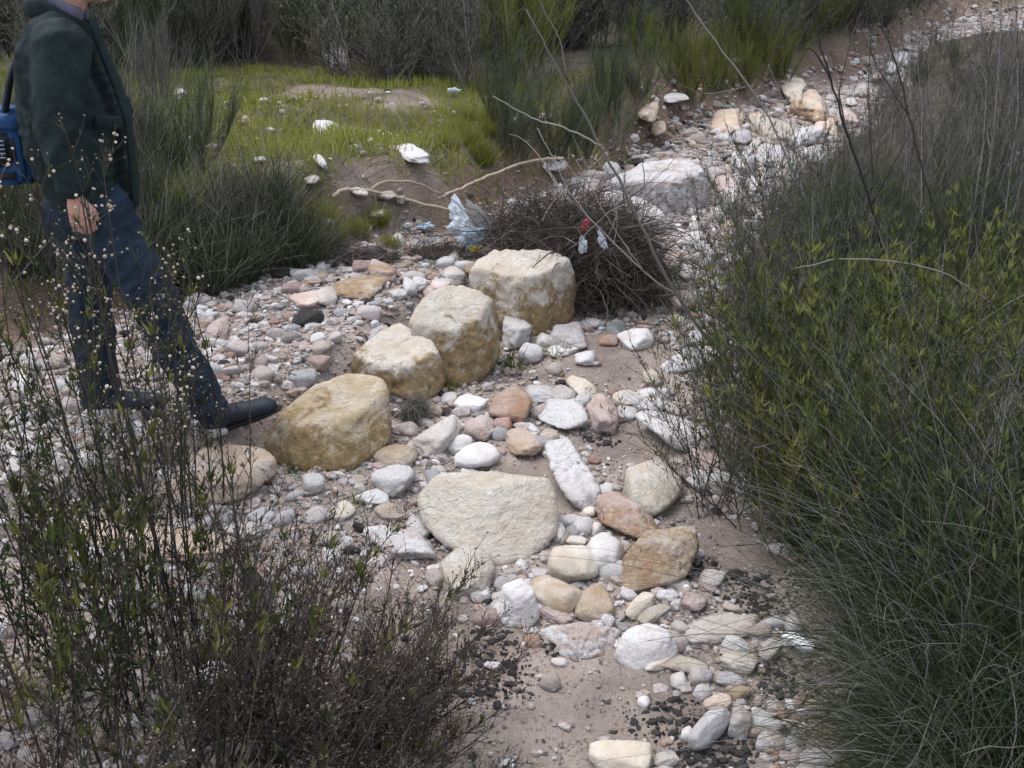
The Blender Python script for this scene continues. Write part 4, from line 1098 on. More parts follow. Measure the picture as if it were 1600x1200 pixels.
# --- left bank and terrace
DRT = [tussock("dry_tussock", 520 + k, n=1100, L=(.4, .9), lean=(2, 40), droop=.7, W=.0026, rad=.22, mat='grass_grey', culms=26) for k in range(3)]
GRN = [tussock("green_tussock", 530 + k, n=900, L=(.3, .6), lean=(2, 35), droop=.6, W=.0028, rad=.22, mat='grass_lime') for k in range(2)]
BRG = [broom("green_broom", 540 + k, n=560, L=(.6, 1.1), lean=(2, 38), rad=.26, W=.0032, mat='broom_green') for k in range(2)]
BRB = [broom("broom_shrub", 550 + k, n=560, L=(.7, 1.3), lean=(2, 35), rad=.3, W=.0034, mat='broom') for k in range(3)]
BRD = [broom("dry_broom", 560 + k, n=520, L=(.7, 1.4), lean=(1, 25), rad=.3, W=.003, mat='dry') for k in range(2)]
MES = [shrub("messy_shrub", 580 + k, n=24, L=(.5, 1.1), lean=(2, 50), rad=.3, side_n=14, side_L=(.15, .45), twig_n=4, twig_L=.07, R=.005, bark='dry', bud_m='grass_grey', leaf=(2600, .035, .0045), leaf_m='broom', budr=.004, wig=.25) for k in range(2)]
DEN = [shrub("dense_shrub", 570 + k, n=26, L=(.7, 1.2), lean=(4, 48), rad=.25, side_n=14, side_L=(.15, .4), twig_n=2, R=.006, leaf=(3800, .05, .011), budr=0, wig=.2) for k in range(2)]
G6, G7, G8, G9 = "dry drooping tussocks below the grassy terrace", "tall dry grass behind the walker", "broom shrubs on the terrace right of the grass", "thicket on the hillside behind the clearing"
place(DRT, [(300, 430), (360, 440), (420, 400), (270, 380), (340, 370), (470, 415), (250, 460), (420, 345), (210, 420), (390, 430), (330, 455)],
      ["dark dry tussock hanging over the gravel bank left of the boulders", "dry root-like tussock at the edge of the green grass"], "grass", G6, s=(.5, .72), rz=3)
place(DRT + BRD, [(230, 330), (255, 280), (230, 230), (200, 280), (240, 170), (60, 420), (100, 380), (20, 350), (150, 330), (50, 290), (-60, 360), (120, 230), (60, 200)],
      ["tall dry grass clump close behind the walker", "tall dry grass clump at the left side of the green clearing"], "grass", G7, s=(.48, .7), rz=3)
place(GRN + BRB, [(230, 400), (270, 340), (170, 300), (300, 280), (0, 430), (80, 330)],
      ["greener clump among the dry grass behind the walker"], "grass", G7, s=(.48, .7), rz=3)
place(GRN, [(520, 375), (560, 365), (500, 345), (610, 390), (590, 350)], "small green clump on the bank below the fallen branch", "grass", "green clumps on the bank below the fallen branch", s=(.22, .38), rz=3)
place(BRB + FIN, [(800, 260), (860, 265), (910, 255), (960, 240), (830, 215), (890, 210), (950, 200), (1000, 165), (780, 200), (850, 165), (920, 160), (990, 145)],
      ["grey-green broom shrub between the grass and the gully", "grey-green broom shrub overhanging the brush pile"], "shrub", G8, s=(.42, .62), rz=3)
place(BRG, [(1080, 165), (1120, 150), (1160, 150), (1060, 130), (1120, 115), (1180, 120), (1010, 115), (1220, 130)],
      ["yellow-green broom shrub above the pink sand"], "shrub", G8, s=(.5, .72), rz=3)
place(GRN, [(735, 225), (760, 210), (715, 210), (745, 240), (725, 195), (770, 190), (700, 230), (755, 255)],
      ["bright lime grass tuft at the terrace edge beside the broom shrubs"], "grass", "lime grass tufts at the edge of the terrace", s=(.24, .4), rz=3)
rH = np.random.default_rng(12)
n_th = 0
while n_th < 290:
    y = 9.7 + (3.6 * rH.random() if n_th < 120 else 3 + 14 * rH.random() ** .9)
    x = rH.uniform(-1, 1) * (.56 * y + 1)
    a, b, c = (float(v[0]) for v in regions(np.array([x]), np.array([y])))
    if max(b, c) < (.5 if b > c else .3): continue
    if b > c and y < 10.0 + .3 * math.sin(x * 2.1) and -5.2 < x < .3: continue
    if b > c and y < 12 and x > -.3 and rH.random() < .5: continue
    if c > b and y < 24: continue
    k = rH.choice(5, p=[.24, .20, .09, .07, .40])
    if k == 3 and x > .25 * y: k = 4
    pr, lab, cat = [(BRB, "grey-green broom shrub in the thicket", "shrub"), (BRD, "dry grey broom shrub in the thicket", "shrub"), (BRG, "yellow-green broom shrub in the thicket", "shrub"), (DEN, "dark leafy shrub in the thicket", "shrub"), (MES, "tangled grey-olive shrub in the thicket", "shrub")][k]
    where = "behind the grass clearing" if x < -.5 and y < 17 else "across the upper stream bed" if x > 1 else "high up the slope"
    plant(pr[n_th % len(pr)], x, y, f"{lab} {where}", cat, G9, s=rH.uniform(.8, 1.25) * (1.25 if y > 15 else 1))
    n_th += 1

nr = 0
while nr < 115:           # low growth on the right side of the far bed
    y = 6.2 + 19 * rH.random() ** 1.1; x = rH.uniform(.2, .62) * y
    a, b, c = (float(v[0]) for v in regions(np.array([x]), np.array([y])))
    if c < .12 or c > 3.2: continue
    k = nr % 5
    pr, lab, cat = [(FIN, "low fine bush on the right side of the far bed", "bush"), (STK, "dry grey stalks on the right side of the far bed", "plant"), (BRR, "low grey-green bush on the right side of the far bed", "bush"), (MES, "low tangled shrub on the right side of the far bed", "shrub"), (STK, "dry grey stalks on the right side of the far bed", "plant")][k]
    plant(pr[nr % len(pr)], x, y, lab, cat, "thicket right of the far stream bed", s=rH.uniform(.28, .5) + .12 * (k in (1, 4)) + .1 * (c > 1.2)); nr += 1
nf = 0
while nf < 140:           # shrubs crowding the left side of the far bed
    y = rH.uniform(10.6, 21); x = rH.uniform(.2, .46) * y
    a, b, c = (float(v[0]) for v in regions(np.array([x]), np.array([y])))
    if b < .04 or b > (3.0 if nf % 2 else .7): continue
    k = nf % 4
    pr, lab, cat = [(BRB, "grey-green broom shrub crowding the left side of the far bed", "shrub"), (MES, "tangled grey-olive shrub crowding the left side of the far bed", "shrub"), (BRG, "yellow-green broom shrub crowding the left side of the far bed", "shrub"), (MES, "tangled grey-olive shrub crowding the left side of the far bed", "shrub")][k]
    plant(pr[nf % len(pr)], x, y, lab, cat, "thicket left of the far stream bed", s=rH.uniform(.6, .95)); nf += 1

# --- terrace grass: one carpet
def carpet():
    r = np.random.default_rng(44)
    n = 115000
    x, y = r.uniform(-6.5, 2.4, n), r.uniform(4.6, 14.5, n)
    sl, st, sr = regions(x, y)
    w = fbm(np.stack([x, y, x * 0], -1) * 1.5, 61, 4); w2 = fbm(np.stack([x, y, x * 0], -1) * 5, 66, 3)
    dens = ss(-.28, .08, st + .12 * w) * (1 - ss(9.8, 10.8, y + w)) * (1 - .95 * in_patch(BARE, x, y) * ss(-.6, 0, w + .3)) * ss(-.75, -.1, w + .4 * w2) 
    keep = r.random(n) < dens
    x, y, w, w2, st = x[keep], y[keep], w[keep], w2[keep], st[keep]
    n = len(x)
    L = r.uniform(.035, .11, n) * (1 + .6 * w)
    S = grow(np.stack([x, y, terrain(x, y) - .01], -1), fan(n, 0, 180, 0, 40, r), L, 3, (0, 0, -.5), .1, r)
    g = Geo()
    ribbons(g, S, r.uniform(.0026, .006, (n, 1)) * np.array([1, .8, .15]), tint=np.clip(.45 + .35 * w + .25 * w2 + r.normal(0, .2, n), 0, 1), r=r)
    link("grass", g.mesh("grass", False), MAT['grass_lime'], kind="stuff", label="short bright green grass on the terrace clearing")
carpet()

# --- litter of dead leaves and straw under the right bank and the thickets
def straw():
    r = np.random.default_rng(46)
    n = 75000
    y = 1.7 + 15 * r.random(n) ** 1.3; x = r.uniform(-1, 1, n) * (.6 * y + 1.5)
    sl, st, sr = regions(x, y)
    keep = (r.random(n) < np.clip(ss(.0, .25, sr) + .9 * ss(-.45, -.2, st) * (1 - ss(.2, .4, st)) + .6 * ss(.3, .6, st) * ss(-1.2, -2.2, x) + ss(.2, .5, st) * ss(9.5, 10.5, y), 0, 1))
    x, y = x[keep], y[keep]; n = len(x)
    S = grow(np.stack([x, y, terrain(x, y) + .004], -1), fan(n, 0, 180, 50, 100, r), r.uniform(.04, .22, n), 3, (0, 0, -.4), .3, r)
    g = Geo()
    ribbons(g, S, r.uniform(.001, .0024, (n, 1)) * np.array([1, .9, .3]), tint=np.clip(r.beta(2, 2.5, n), 0, 1), r=r)
    link("undergrowth", g.mesh("undergrowth", False), MAT['grass_grey'], kind="stuff", label="matted dead grass under the bushes")
straw()

# ------------------------------------------------------------------ brush pile, fallen branches, saplings
def stick(name, pts, r0, r1, mat, label=None, cat=None, parent=None, group=None, sides=7):
    """a rounded, slightly crooked branch through the given points"""
    p = np.array(pts, float)
    t = np.linspace(0, len(p) - 1, (len(p) - 1) * 6 + 1)
    q = np.stack([np.interp(t, np.arange(len(p)), p[:, k]) for k in range(3)], -1)
    for _ in range(3): q[1:-1] = (q[:-2] + q[1:-1] * 2 + q[2:]) / 4
    q[1:-1] += np.random.default_rng(int(abs(p.sum()) * 1e4) % 99991).normal(0, min(r0, .006) * .45, (len(q) - 2, 3))
    g = Geo()
    tubes(g, q[None], np.linspace(r0, r1, len(q))[None], sides=sides)
    n = len(q)
    g.f.append(np.array([[(0) * sides + k for k in range(sides)][::-1]])); g.f.append(np.array([[(n - 1) * sides + k for k in range(sides)]]))
    o = link(name, g.mesh(name, True), MAT[mat], parent=parent)
    if label: tag(o, label, cat, group)
    return o

def brush_pile():
    r = np.random.default_rng(91)
    c = at(915, 470, 1.5, 20)
    root = empty("brush_pile", c)
    Y = c[1]
    # heap axis runs along the bank, from the boulder up to the ledge
    a = at(780, 360, 1.5, 20); b = at(1035, 480, 1.5, 20)
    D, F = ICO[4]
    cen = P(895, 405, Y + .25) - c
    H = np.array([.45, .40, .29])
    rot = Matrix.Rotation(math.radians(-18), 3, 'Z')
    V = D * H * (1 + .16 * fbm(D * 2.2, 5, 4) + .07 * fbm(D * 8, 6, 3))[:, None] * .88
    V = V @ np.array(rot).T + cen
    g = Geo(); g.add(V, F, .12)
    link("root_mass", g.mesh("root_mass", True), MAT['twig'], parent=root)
    lobes = [(cen, H, 4800), (P(800, 372, Y + .42) - c, np.array([.2, .22, .12]), 550), (P(985, 452, Y + .12) - c, np.array([.2, .28, .12]), 850)]
    n = sum(l[2] for l in lobes)
    d = unit(r.normal(0, 1, (n, 3)) + [.1, -.35, .35])
    base = np.concatenate([d[i0:i0 + k] * h * r.uniform(.86, 1.15, (k, 1)) @ np.array(rot).T + q for (q, h, k), i0 in zip(lobes, (0, 4800, 5350))])
    tang = unit(np.cross(d, [0, -.3, .55]) + r.normal(0, .5, (n, 3))) * r.choice([-1, 1], (n, 1)) 
    tang = unit(tang + d * .22)
    S = grow(base, tang, r.uniform(.08, .42, n), 5, (0, 0, -.6), .36, r)
    S = S + 0
    g = Geo(); tubes(g, S, np.clip(r.lognormal(math.log(.0015), .55, (n, 1)), .0007, .006) * np.linspace(1, .4, 5), tint=np.clip(r.beta(1.6, 2.6, n), 0, 1), r=r)
    m = 70
    i = r.integers(0, n, m)
    S = grow(base[i], unit(tang[i] + d[i] * r.uniform(-.2, .9, (m, 1)) + [.35, -.1, .0]), r.uniform(.3, .8, m), 9, (0, 0, -.35), .35, r)
    tubes(g, S, r.uniform(.002, .0048, (m, 1)) * np.linspace(1, .35, 9), tint=r.uniform(.35, 1, m), sides=4, r=r)
    lf = r.integers(0, n, 1500)
    leaves(g, base[lf] + r.normal(0, .02, (1500, 3)), r.normal(0, 1, (1500, 3)), r.uniform(.015, .05, 1500), r.uniform(.003, .008, 1500), tint=r.uniform(.3, .95, 1500), r=r)
    link("twigs", g.mesh("twigs", False), MAT['twig'], parent=root, kind="stuff")
    tag(root, "big tangled heap of dark dead twigs behind the rearmost boulder", "brush pile")
    for k, (pts, r0, lab) in enumerate([
        ([(1060, 548, -.3), (960, 440, -.22), (860, 400, -.05), (800, 385, .1)], .006, "long grey twig lying across the front of the brush heap"),
        ([(1040, 520, -.25), (950, 395, -.1), (880, 300, .15), (850, 262, .3)], .006, "grey twig rising steeply over the brush heap"),
        ([(900, 470, -.26), (918, 478, -.27), (926, 498, -.26), (925, 512, -.25)], .007, "bent pale twig hanging between the brush heap and the rearmost boulder"),
        ([(1000, 440, -.1), (900, 340, .1), (820, 300, .3), (745, 330, .4)], .005, "thin twig arching along the top of the brush heap")]):
        stick("dead_branch", [P(px, py, Y + .12 + dy) for px, py, dy in pts], r0, r0 * .4, 'bark_grey', lab, "branch", group="dead branches on the brush heap")
brush_pile()

def root_clump(px, py, H, seed, label, mat='twig'):
    r = np.random.default_rng(seed)
    c = at(px, py, 1.5, 20); root = empty("root_clump", c)
    n = 900
    d = unit(r.normal(0, 1, (n, 3)) + [0, -.3, .4]); base = d * H
    S = grow(base, unit(np.cross(d, r.normal(0, 1, (n, 3))) + [0, -.3, -.1]), r.uniform(.5, 2., n) * H.mean(), 6, (0, 0, -.9), .3, r)
    g = Geo(); tubes(g, S, min(.0016, H.mean() * .02) * np.linspace(1, .4, 6), r=r)
    D, F = ICO[3]; g.add(D * H * .95 * (1 + .2 * fbm(D * 3, 2, 3))[:, None], F, .1)
    link("roots", g.mesh("roots", False), MAT[mat], parent=root, kind="stuff")
    tag(root, label, "dead plant")
root_clump(375, 345, np.array([.26, .16, .16]), 5, "dark matted root clump hanging at the left end of the grassy bank")
root_clump(650, 650, np.array([.05, .05, .08]), 6, "small grey wad of dead grass caught right of the sandy yellow boulder", 'dry')
root_clump(690, 400, np.array([.20, .12, .05]), 8, "low mat of dead twigs and litter left of the white bag")
root_clump(560, 405, np.array([.24, .12, .05]), 9, "flat mat of dark dead twigs on the bank above the gravel")
root_clump(470, 385, np.array([.22, .14, .08]), 10, "dark mat of dead stems at the left part of the bank")

def bend(ps, lift=.03):
    return [at(px, py, 1.5, 20) + np.array([0, 0, h]) for px, py, h in ps]
t = empty("fallen_branch", at(640, 330))
tag(t, "forked pale tan branch lying at the foot of the grassy bank", "branch")
def world_stick(name, pts, r0, r1, mat, root):
    o = stick(name, [np.array(p) - np.array(root.location) for p in pts], r0, r1, mat, parent=root)
    return o
world_stick("fork", bend([(520, 318, .04), (535, 311, .06), (580, 316, .07), (640, 328, .06), (705, 341, .05)]), .012, .009, 'bark_tan', t)
world_stick("fork", bend([(578, 315, .07), (600, 308, .10), (650, 309, .10), (690, 322, .07)]), .010, .007, 'bark_tan', t)
world_stick("main_stem", bend([(684, 323, .05), (720, 318, .1), (770, 305, .14), (830, 294, .2), (880, 297, .22)]), .008, .010, 'bark_tan', t)

def sapling(label, Y, trunk, branches, r0=.006, mat='bark_grey', group="bare thin saplings leaning over the gully"):
    """a leafless sapling; (px, py, dy) points give its crooked course at about the depth Y"""
    x, y = (P(trunk[0][0], trunk[0][1], Y + trunk[0][2]))[:2]
    root = empty("bare_sapling", (x, y, tz(x, y)))
    pts = [np.array([x, y, tz(x, y) - .04])] + [P(px, py, Y + dy) for px, py, dy in trunk[1:]]
    world_stick("stem", pts, r0, r0 * .35, mat, root)
    for br in branches:
        world_stick("branch", [P(px, py, Y + dy) for px, py, dy in br], r0 * .5, r0 * .2, mat, root)
    tag(root, label, "sapling", group)
sapling("pale bare sapling leaning far left from the right bank over the brush heap", 4.6, [(1150, 640, 0), (1060, 470, -.05), (1000, 350, -.1), (930, 210, -.15), (870, 105, -.2), (822, 15, -.25)],
        [[(884, 122, -.2), (876, 60, -.22), (850, 20, -.24), (830, -30, -.25)], [(1000, 350, -.1), (1010, 300, -.05), (1000, 240, 0)], [(940, 228, -.15), (880, 198, -.2), (830, 185, -.2), (770, 150, -.2)]], .0085)
sapling("thin bare sapling leaning left behind the pale one", 5.0, [(1190, 620, 0), (1120, 500, 0), (1010, 430, 0), (900, 320, .1), (840, 200, .2)],
        [[(1010, 430, 0), (960, 360, 0), (900, 250, .1)], [(930, 350, .1), (880, 300, .1), (845, 280, .1)]], .0065)
sapling("long straight grey sapling slanting across the far bed", 5.2, [(1330, 420, 0), (1250, 290, 0), (1190, 160, 0), (1100, 40, 0), (1060, -20, 0)],
        [[(1250, 290, 0), (1240, 200, 0), (1200, 100, .1)], [(1170, 135, 0), (1100, 150, 0), (1060, 130, 0)]], .007)
sapling("dark crooked sapling standing up through the right bushes", 4.4, [(1400, 580, 0), (1390, 430, 0), (1362, 320, 0), (1325, 215, -.05), (1290, 100, -.1), (1262, -20, -.1)],
        [[(1325, 215, 0), (1310, 140, 0), (1330, 60, 0), (1345, 20, 0)], [(1362, 320, 0), (1400, 250, 0), (1440, 170, .1)], [(1300, 130, -.1), (1270, 72, -.1), (1200, 75, -.1)]], .008, 'bark_dark')
sapling("dark upright sapling at the upper right with several side twigs", 4.2, [(1530, 560, 0), (1500, 420, 0), (1450, 300, 0), (1420, 180, 0), (1390, 60, 0), (1340, -30, 0)],
        [[(1450, 300, 0), (1500, 200, 0), (1545, 60, 0)], [(1420, 180, 0), (1380, 120, 0), (1345, 50, 0)], [(1500, 420, 0), (1550, 330, 0), (1580, 200, 0)]], .007, 'bark_dark')
sapling("pale arching stem at the right edge", 3.6, [(1640, 620, 0), (1560, 480, 0), (1470, 420, -.1), (1330, 400, -.2), (1240, 420, -.2)], [], .004)
for k, (pts, lab) in enumerate([
    ([(1640, 1010), (1500, 880), (1330, 905), (1205, 922)], "thick pale dry stalk drooping across the right bank to the gravel"),
    ([(1660, 720), (1500, 705), (1420, 725), (1270, 745)], "pale dry stalk arching level over the leafy clumps"),
    ([(1650, 620), (1560, 610), (1460, 560), (1418, 548)], "pale stalk pointing left among the lime leaves"),
    ([(1640, 1060), (1490, 1010), (1380, 1055), (1310, 1075)], "long dry stalk drooping to the white plastic strip"),
    ([(1640, 1040), (1560, 1090), (1480, 1140), (1410, 1185)], "long dry stalk slanting down at the bottom right")]):
    Yk = [2.9, 3.1, 3.4, 2.75, 2.6][k]
    q = [P(px, py, Yk + (.25 - .14 * i)) for i, (px, py) in enumerate(pts)]
    q = [np.array([q[0][0] + .25, q[0][1] + .1, tz(q[0][0] + .25, q[0][1] + .1)])] + q
    stick("dry_stalk", q, .0045, .0018, 'dry', lab, "stalk", group="single long stalks on the right bank")

# ------------------------------------------------------------------ scraps of litter
def scrap_mat(name, col, rough=.5, trans=.0):
    t = NT(name); t.bump(t.noise(40, 3, .6, t.n("TexCoord").outputs["Object"]), .3, .01)
    return t.done(col, rough, .4)
MAT['plastic'] = scrap_mat("white_plastic", (.54, .57, .60)); MAT['plastic_blue'] = scrap_mat("bluish_plastic", (.32, .38, .44)); MAT['card'] = scrap_mat("grey_card", (.36, .33, .30), .8)
MAT['yellow'] = scrap_mat("yellow_wrapper", (.45, .33, .05)); MAT['red'] = scrap_mat("red_wrapper", (.26, .04, .05)); MAT['foam'] = scrap_mat("white_foam", (.78, .80, .80), .7)

def crumple(name, px, py, w, h, mat, label, Y=None, lift=.0, seed=1, cat="litter", thick=.5, parent=None, rot=0):
    """a crumpled sheet: a folded, dented bag-like shell"""
    p = at(px, py, 1.3, 30) if Y is None else P(px, py, Y)
    zc = (p - CAM) @ AX_F; s = zc / FPX
    D, F = ICO[4]
    r = np.random.default_rng(seed)
    V = D * (1 + .9 * fbm(D * 1.6 + seed, seed, 3) - .5 * np.abs(fbm(D * 3.1, seed + 2, 3)))[:, None]
    V = V * [w * s / 2, w * s / 2 * thick, h * s / 2]
    g = Geo(); g.add(V, F)
    o = link(name, g.mesh(name, False), MAT[mat], parent=parent)
    o.location = p + np.array([0, 0, lift]) - (np.array(parent.location) if parent is not None else 0)
    o.rotation_euler = (0, math.radians(rot), r.uniform(-.4, .4))
    if label: tag(o, label, cat)
    return o
bag = empty("plastic_bag", at(730, 395)); bz = np.array(bag.location)
crumple("bag_body", 728, 350, 48, 76, 'plastic', None, Y=bz[1], seed=3, parent=bag, rot=-28)
crumple("bag_end", 742, 374, 36, 30, 'plastic_blue', None, Y=bz[1] - .06, seed=4, parent=bag, rot=-20)
tag(bag, "crumpled white and bluish plastic bag caught at the left end of the brush heap", "litter")
crumple("card_flap", 747, 340, 22, 62, 'card', "grey-brown cardboard piece leaning on the white plastic bag", Y=bz[1] - .04, seed=9, thick=.35, rot=-38)
crumple("plastic_scrap", 678, 383, 18, 14, 'plastic', "white plastic scrap left of the bag, lower one", lift=.02, seed=5)
crumple("plastic_scrap", 664, 362, 26, 14, 'plastic_blue', "dull bluish plastic scrap left of the bag, upper one", lift=.03, seed=6)
crumple("plastic_scrap", 718, 374, 13, 10, 'plastic', "small white scrap touching the lower end of the bag", Y=bz[1] - .1, seed=8)
crumple("yellow_wrapper", 743, 389, 20, 12, 'yellow', "yellow wrapper below the white plastic bag", Y=bz[1] - .08, seed=7)
Yb = at(915, 470)[1]
crumple("red_wrapper", 916, 351, 15, 17, 'red', "red wrapper scrap on the brush heap", Y=Yb - .1, seed=10)
crumple("plastic_shred", 911, 381, 12, 28, 'plastic', "white plastic shred hanging on the brush heap, left one", Y=Yb - .16, seed=11, thick=.4)
crumple("plastic_shred", 940, 374, 11, 30, 'plastic', "white plastic shred hanging on the brush heap, right one", Y=Yb - .16, seed=12, thick=.4, rot=-25)
crumple("white_cap", 1111, 248, 10, 7, 'foam', "tiny bright white cap in the dark hollow behind the ledge", lift=.04, seed=13)
crumple("plastic_scrap", 710, 151, 20, 8, 'plastic', "white scrap in the grass near the broom shrubs", lift=.05, seed=14)

def foam_strip():
    c = at(1247, 1020); root = empty("foam_strip", c)
    zc = (c - CAM) @ AX_F; s = zc / FPX
    bm = bmesh.new()
    a, b = at(1230, 1008), at(1272, 1034)
    d = (b - a); L = np.linalg.norm(d) * 1.05; yaw = math.atan2(d[1], d[0])
    prof = [(-L / 2, -.018), (L * .38, -.02), (L / 2, -.004), (L * .44, .012), (-L / 2 + .01, .02)]
    vb = [bm.verts.new((x, y, .0)) for x, y in prof]; vt = [bm.verts.new((x, y, .014 + .006 * (i % 2))) for i, (x, y) in enumerate(prof)]
    bm.faces.new(vb[::-1]); bm.faces.new(vt)
    for i in range(5): bm.faces.new((vb[i], vb[(i + 1) % 5], vt[(i + 1) % 5], vt[i]))
    bmesh.ops.bevel(bm, geom=bm.edges[:], offset=.002, segments=2, affect='EDGES')
    me = bpy.data.meshes.new("strip"); bm.to_mesh(me); bm.free()
    o = link("strip", me, MAT['foam'], parent=root); o.location = (0, 0, .03); o.rotation_euler = (.12, -.06, yaw)
    bm = bmesh.new(); bmesh.ops.create_cube(bm, size=1); bmesh.ops.scale(bm, vec=(L * .75, .006, .012), verts=bm.verts[:]); bmesh.ops.bevel(bm, geom=bm.edges[:], offset=.002, segments=2, affect='EDGES')
    me = bpy.data.meshes.new("rim"); bm.to_mesh(me); bm.free()
    o = link("rim", me, MAT['foam'], parent=root); o.location = (.03, .03, .03); o.rotation_euler = (0, 0, yaw + .45)
    tag(root, "white plastic strip lying on the gravel beside the right bank", "litter")
foam_strip()
stick("wood_splinter", [at(345, 1140) + [0, 0, .02], at(385, 1150) + [0, 0, .025], at(420, 1165) + [0, 0, .02]], .009, .005, 'bark_tan', "orange-brown wood splinter under the bottom left shrubs", "stick")
# ------------------------------------------------------------------ the walker
def skin_mat():
    t = NT("skin"); v = t.n("TexCoord").outputs["Object"]
    c = t.mix(t.step(t.noise(28, 4, .6, v), .35, .65), (.42, .22, .16), (.50, .29, .22)); t.bump(t.noise(160, 3, .6, v), .25, .003)
    t.b.inputs["Subsurface Weight"].default_value = .08; t.b.inputs["Subsurface Radius"].default_value = (.01, .004, .002)
    return t.done(c, .5, .35)
def cloth_mat(name, a, b, rough=.9, weave=420, sheen=0, wr=14):
    t = NT(name); v = t.n("TexCoord").outputs["Object"]
    c = t.mix(t.step(t.noise(9, 5, .65, v), .35, .65), a, b)
    h = t.math('ADD', t.math('MULTIPLY', t.noise(wr, 4, .55, v, .6), 1.0), t.math('MULTIPLY', t.noise(weave, 2, .5, v), .12))
    t.bump(h, .5, .02)
    t.b.inputs["Sheen Weight"].default_value = sheen
    return t.done(c, rough, .25)
MAT['skin'] = skin_mat()
MAT['jacket'] = cloth_mat("dark_green_cotton", (.005, .012, .0125), (.009, .019, .019), .8)
MAT['jean'] = cloth_mat("dark_blue_denim", (.006, .013, .024), (.010, .022, .038), .75)
MAT['shirt'] = cloth_mat("lilac_shirt", (.10, .09, .13), (.14, .125, .165))
MAT['shoe'] = cloth_mat("dark_leather", (.012, .015, .022), (.022, .026, .036), .5, wr=20, sheen=0)
MAT['sole'] = cloth_mat("pale_rubber", (.38, .36, .33), (.46, .44, .41), .8, sheen=0)
MAT['sole_dark'] = cloth_mat("dark_rubber", (.012, .012, .013), (.02, .02, .02), .8, sheen=0)
MAT['hair'] = cloth_mat("grey_hair", (.10, .09, .085), (.20, .185, .175), .7, sheen=0)
MAT['bag_blue'] = cloth_mat("blue_nylon", (.014, .055, .15), (.02, .07, .18), .6)
MAT['bag_dark'] = cloth_mat("dark_nylon", (.014, .017, .024), (.02, .023, .03), .7)
MAT['eye'] = cloth_mat("eye", (.5, .48, .45), (.55, .52, .5), .2, sheen=0)
MAT['piping'] = cloth_mat("pale_piping", (.30, .34, .38), (.36, .40, .44), .7)

def capsules(chains, voxel, smooth=3, name="shape"):
    """one continuous skin around chains of balls: each chain is [(point, radius or (rx, ry, rz)), ...]"""
    bm = bmesh.new()
    D, F = ICO[3]
    Ft = [tuple(f) for f in F]
    def ball(c, r):
        vs = [bm.verts.new(tuple(c + d * r)) for d in D]
        for f in Ft: bm.faces.new([vs[k] for k in f])
    for ch in chains:
        for i, (p, r) in enumerate(ch):
            p = np.array(p, float); r = np.array(r, float) * np.ones(3)
            ball(p, r)
            if i:
                q, s = prev
                n = max(1, int(np.linalg.norm(p - q) / (min(r.min(), s.min()) * .35)))
                for k in range(1, n):
                    t = k / n; ball(q * (1 - t) + p * t, s * (1 - t) + r * t)
            prev = (p, r)
    me = bpy.data.meshes.new(name); bm.to_mesh(me); bm.free()
    o = bpy.data.objects.new(name, me); COL.objects.link(o)
    m = o.modifiers.new("r", 'REMESH'); m.mode = 'VOXEL'; m.voxel_size = voxel; m.use_smooth_shade = True
    if smooth:
        m = o.modifiers.new("s", 'SMOOTH'); m.factor = .5; m.iterations = smooth
    dg = bpy.context.evaluated_depsgraph_get()
    out = bpy.data.meshes.new_from_object(o.evaluated_get(dg))
    bpy.data.objects.remove(o); bpy.data.meshes.remove(me)
    return out

def verts(me):
    V = np.empty(len(me.vertices) * 3); me.vertices.foreach_get("co", V); return V.reshape(-1, 3)
def normals(me):
    V = np.empty(len(me.vertices) * 3); me.vertex_normals.foreach_get("vector", V); return V.reshape(-1, 3)
def setv(me, V):
    me.vertices.foreach_set("co", V.ravel()); me.update()

def wrinkle(me, f):
    V = verts(me); setv(me, V + normals(me) * f(V)[:, None])

def ridge(u, seed, w=.35):
    """soft cloth folds: ridged noise, 0..1"""
    n = 1 - np.abs(fbm(u, seed, 3))
    return np.clip((n - (1 - w)) / w, 0, 1) ** 1.5

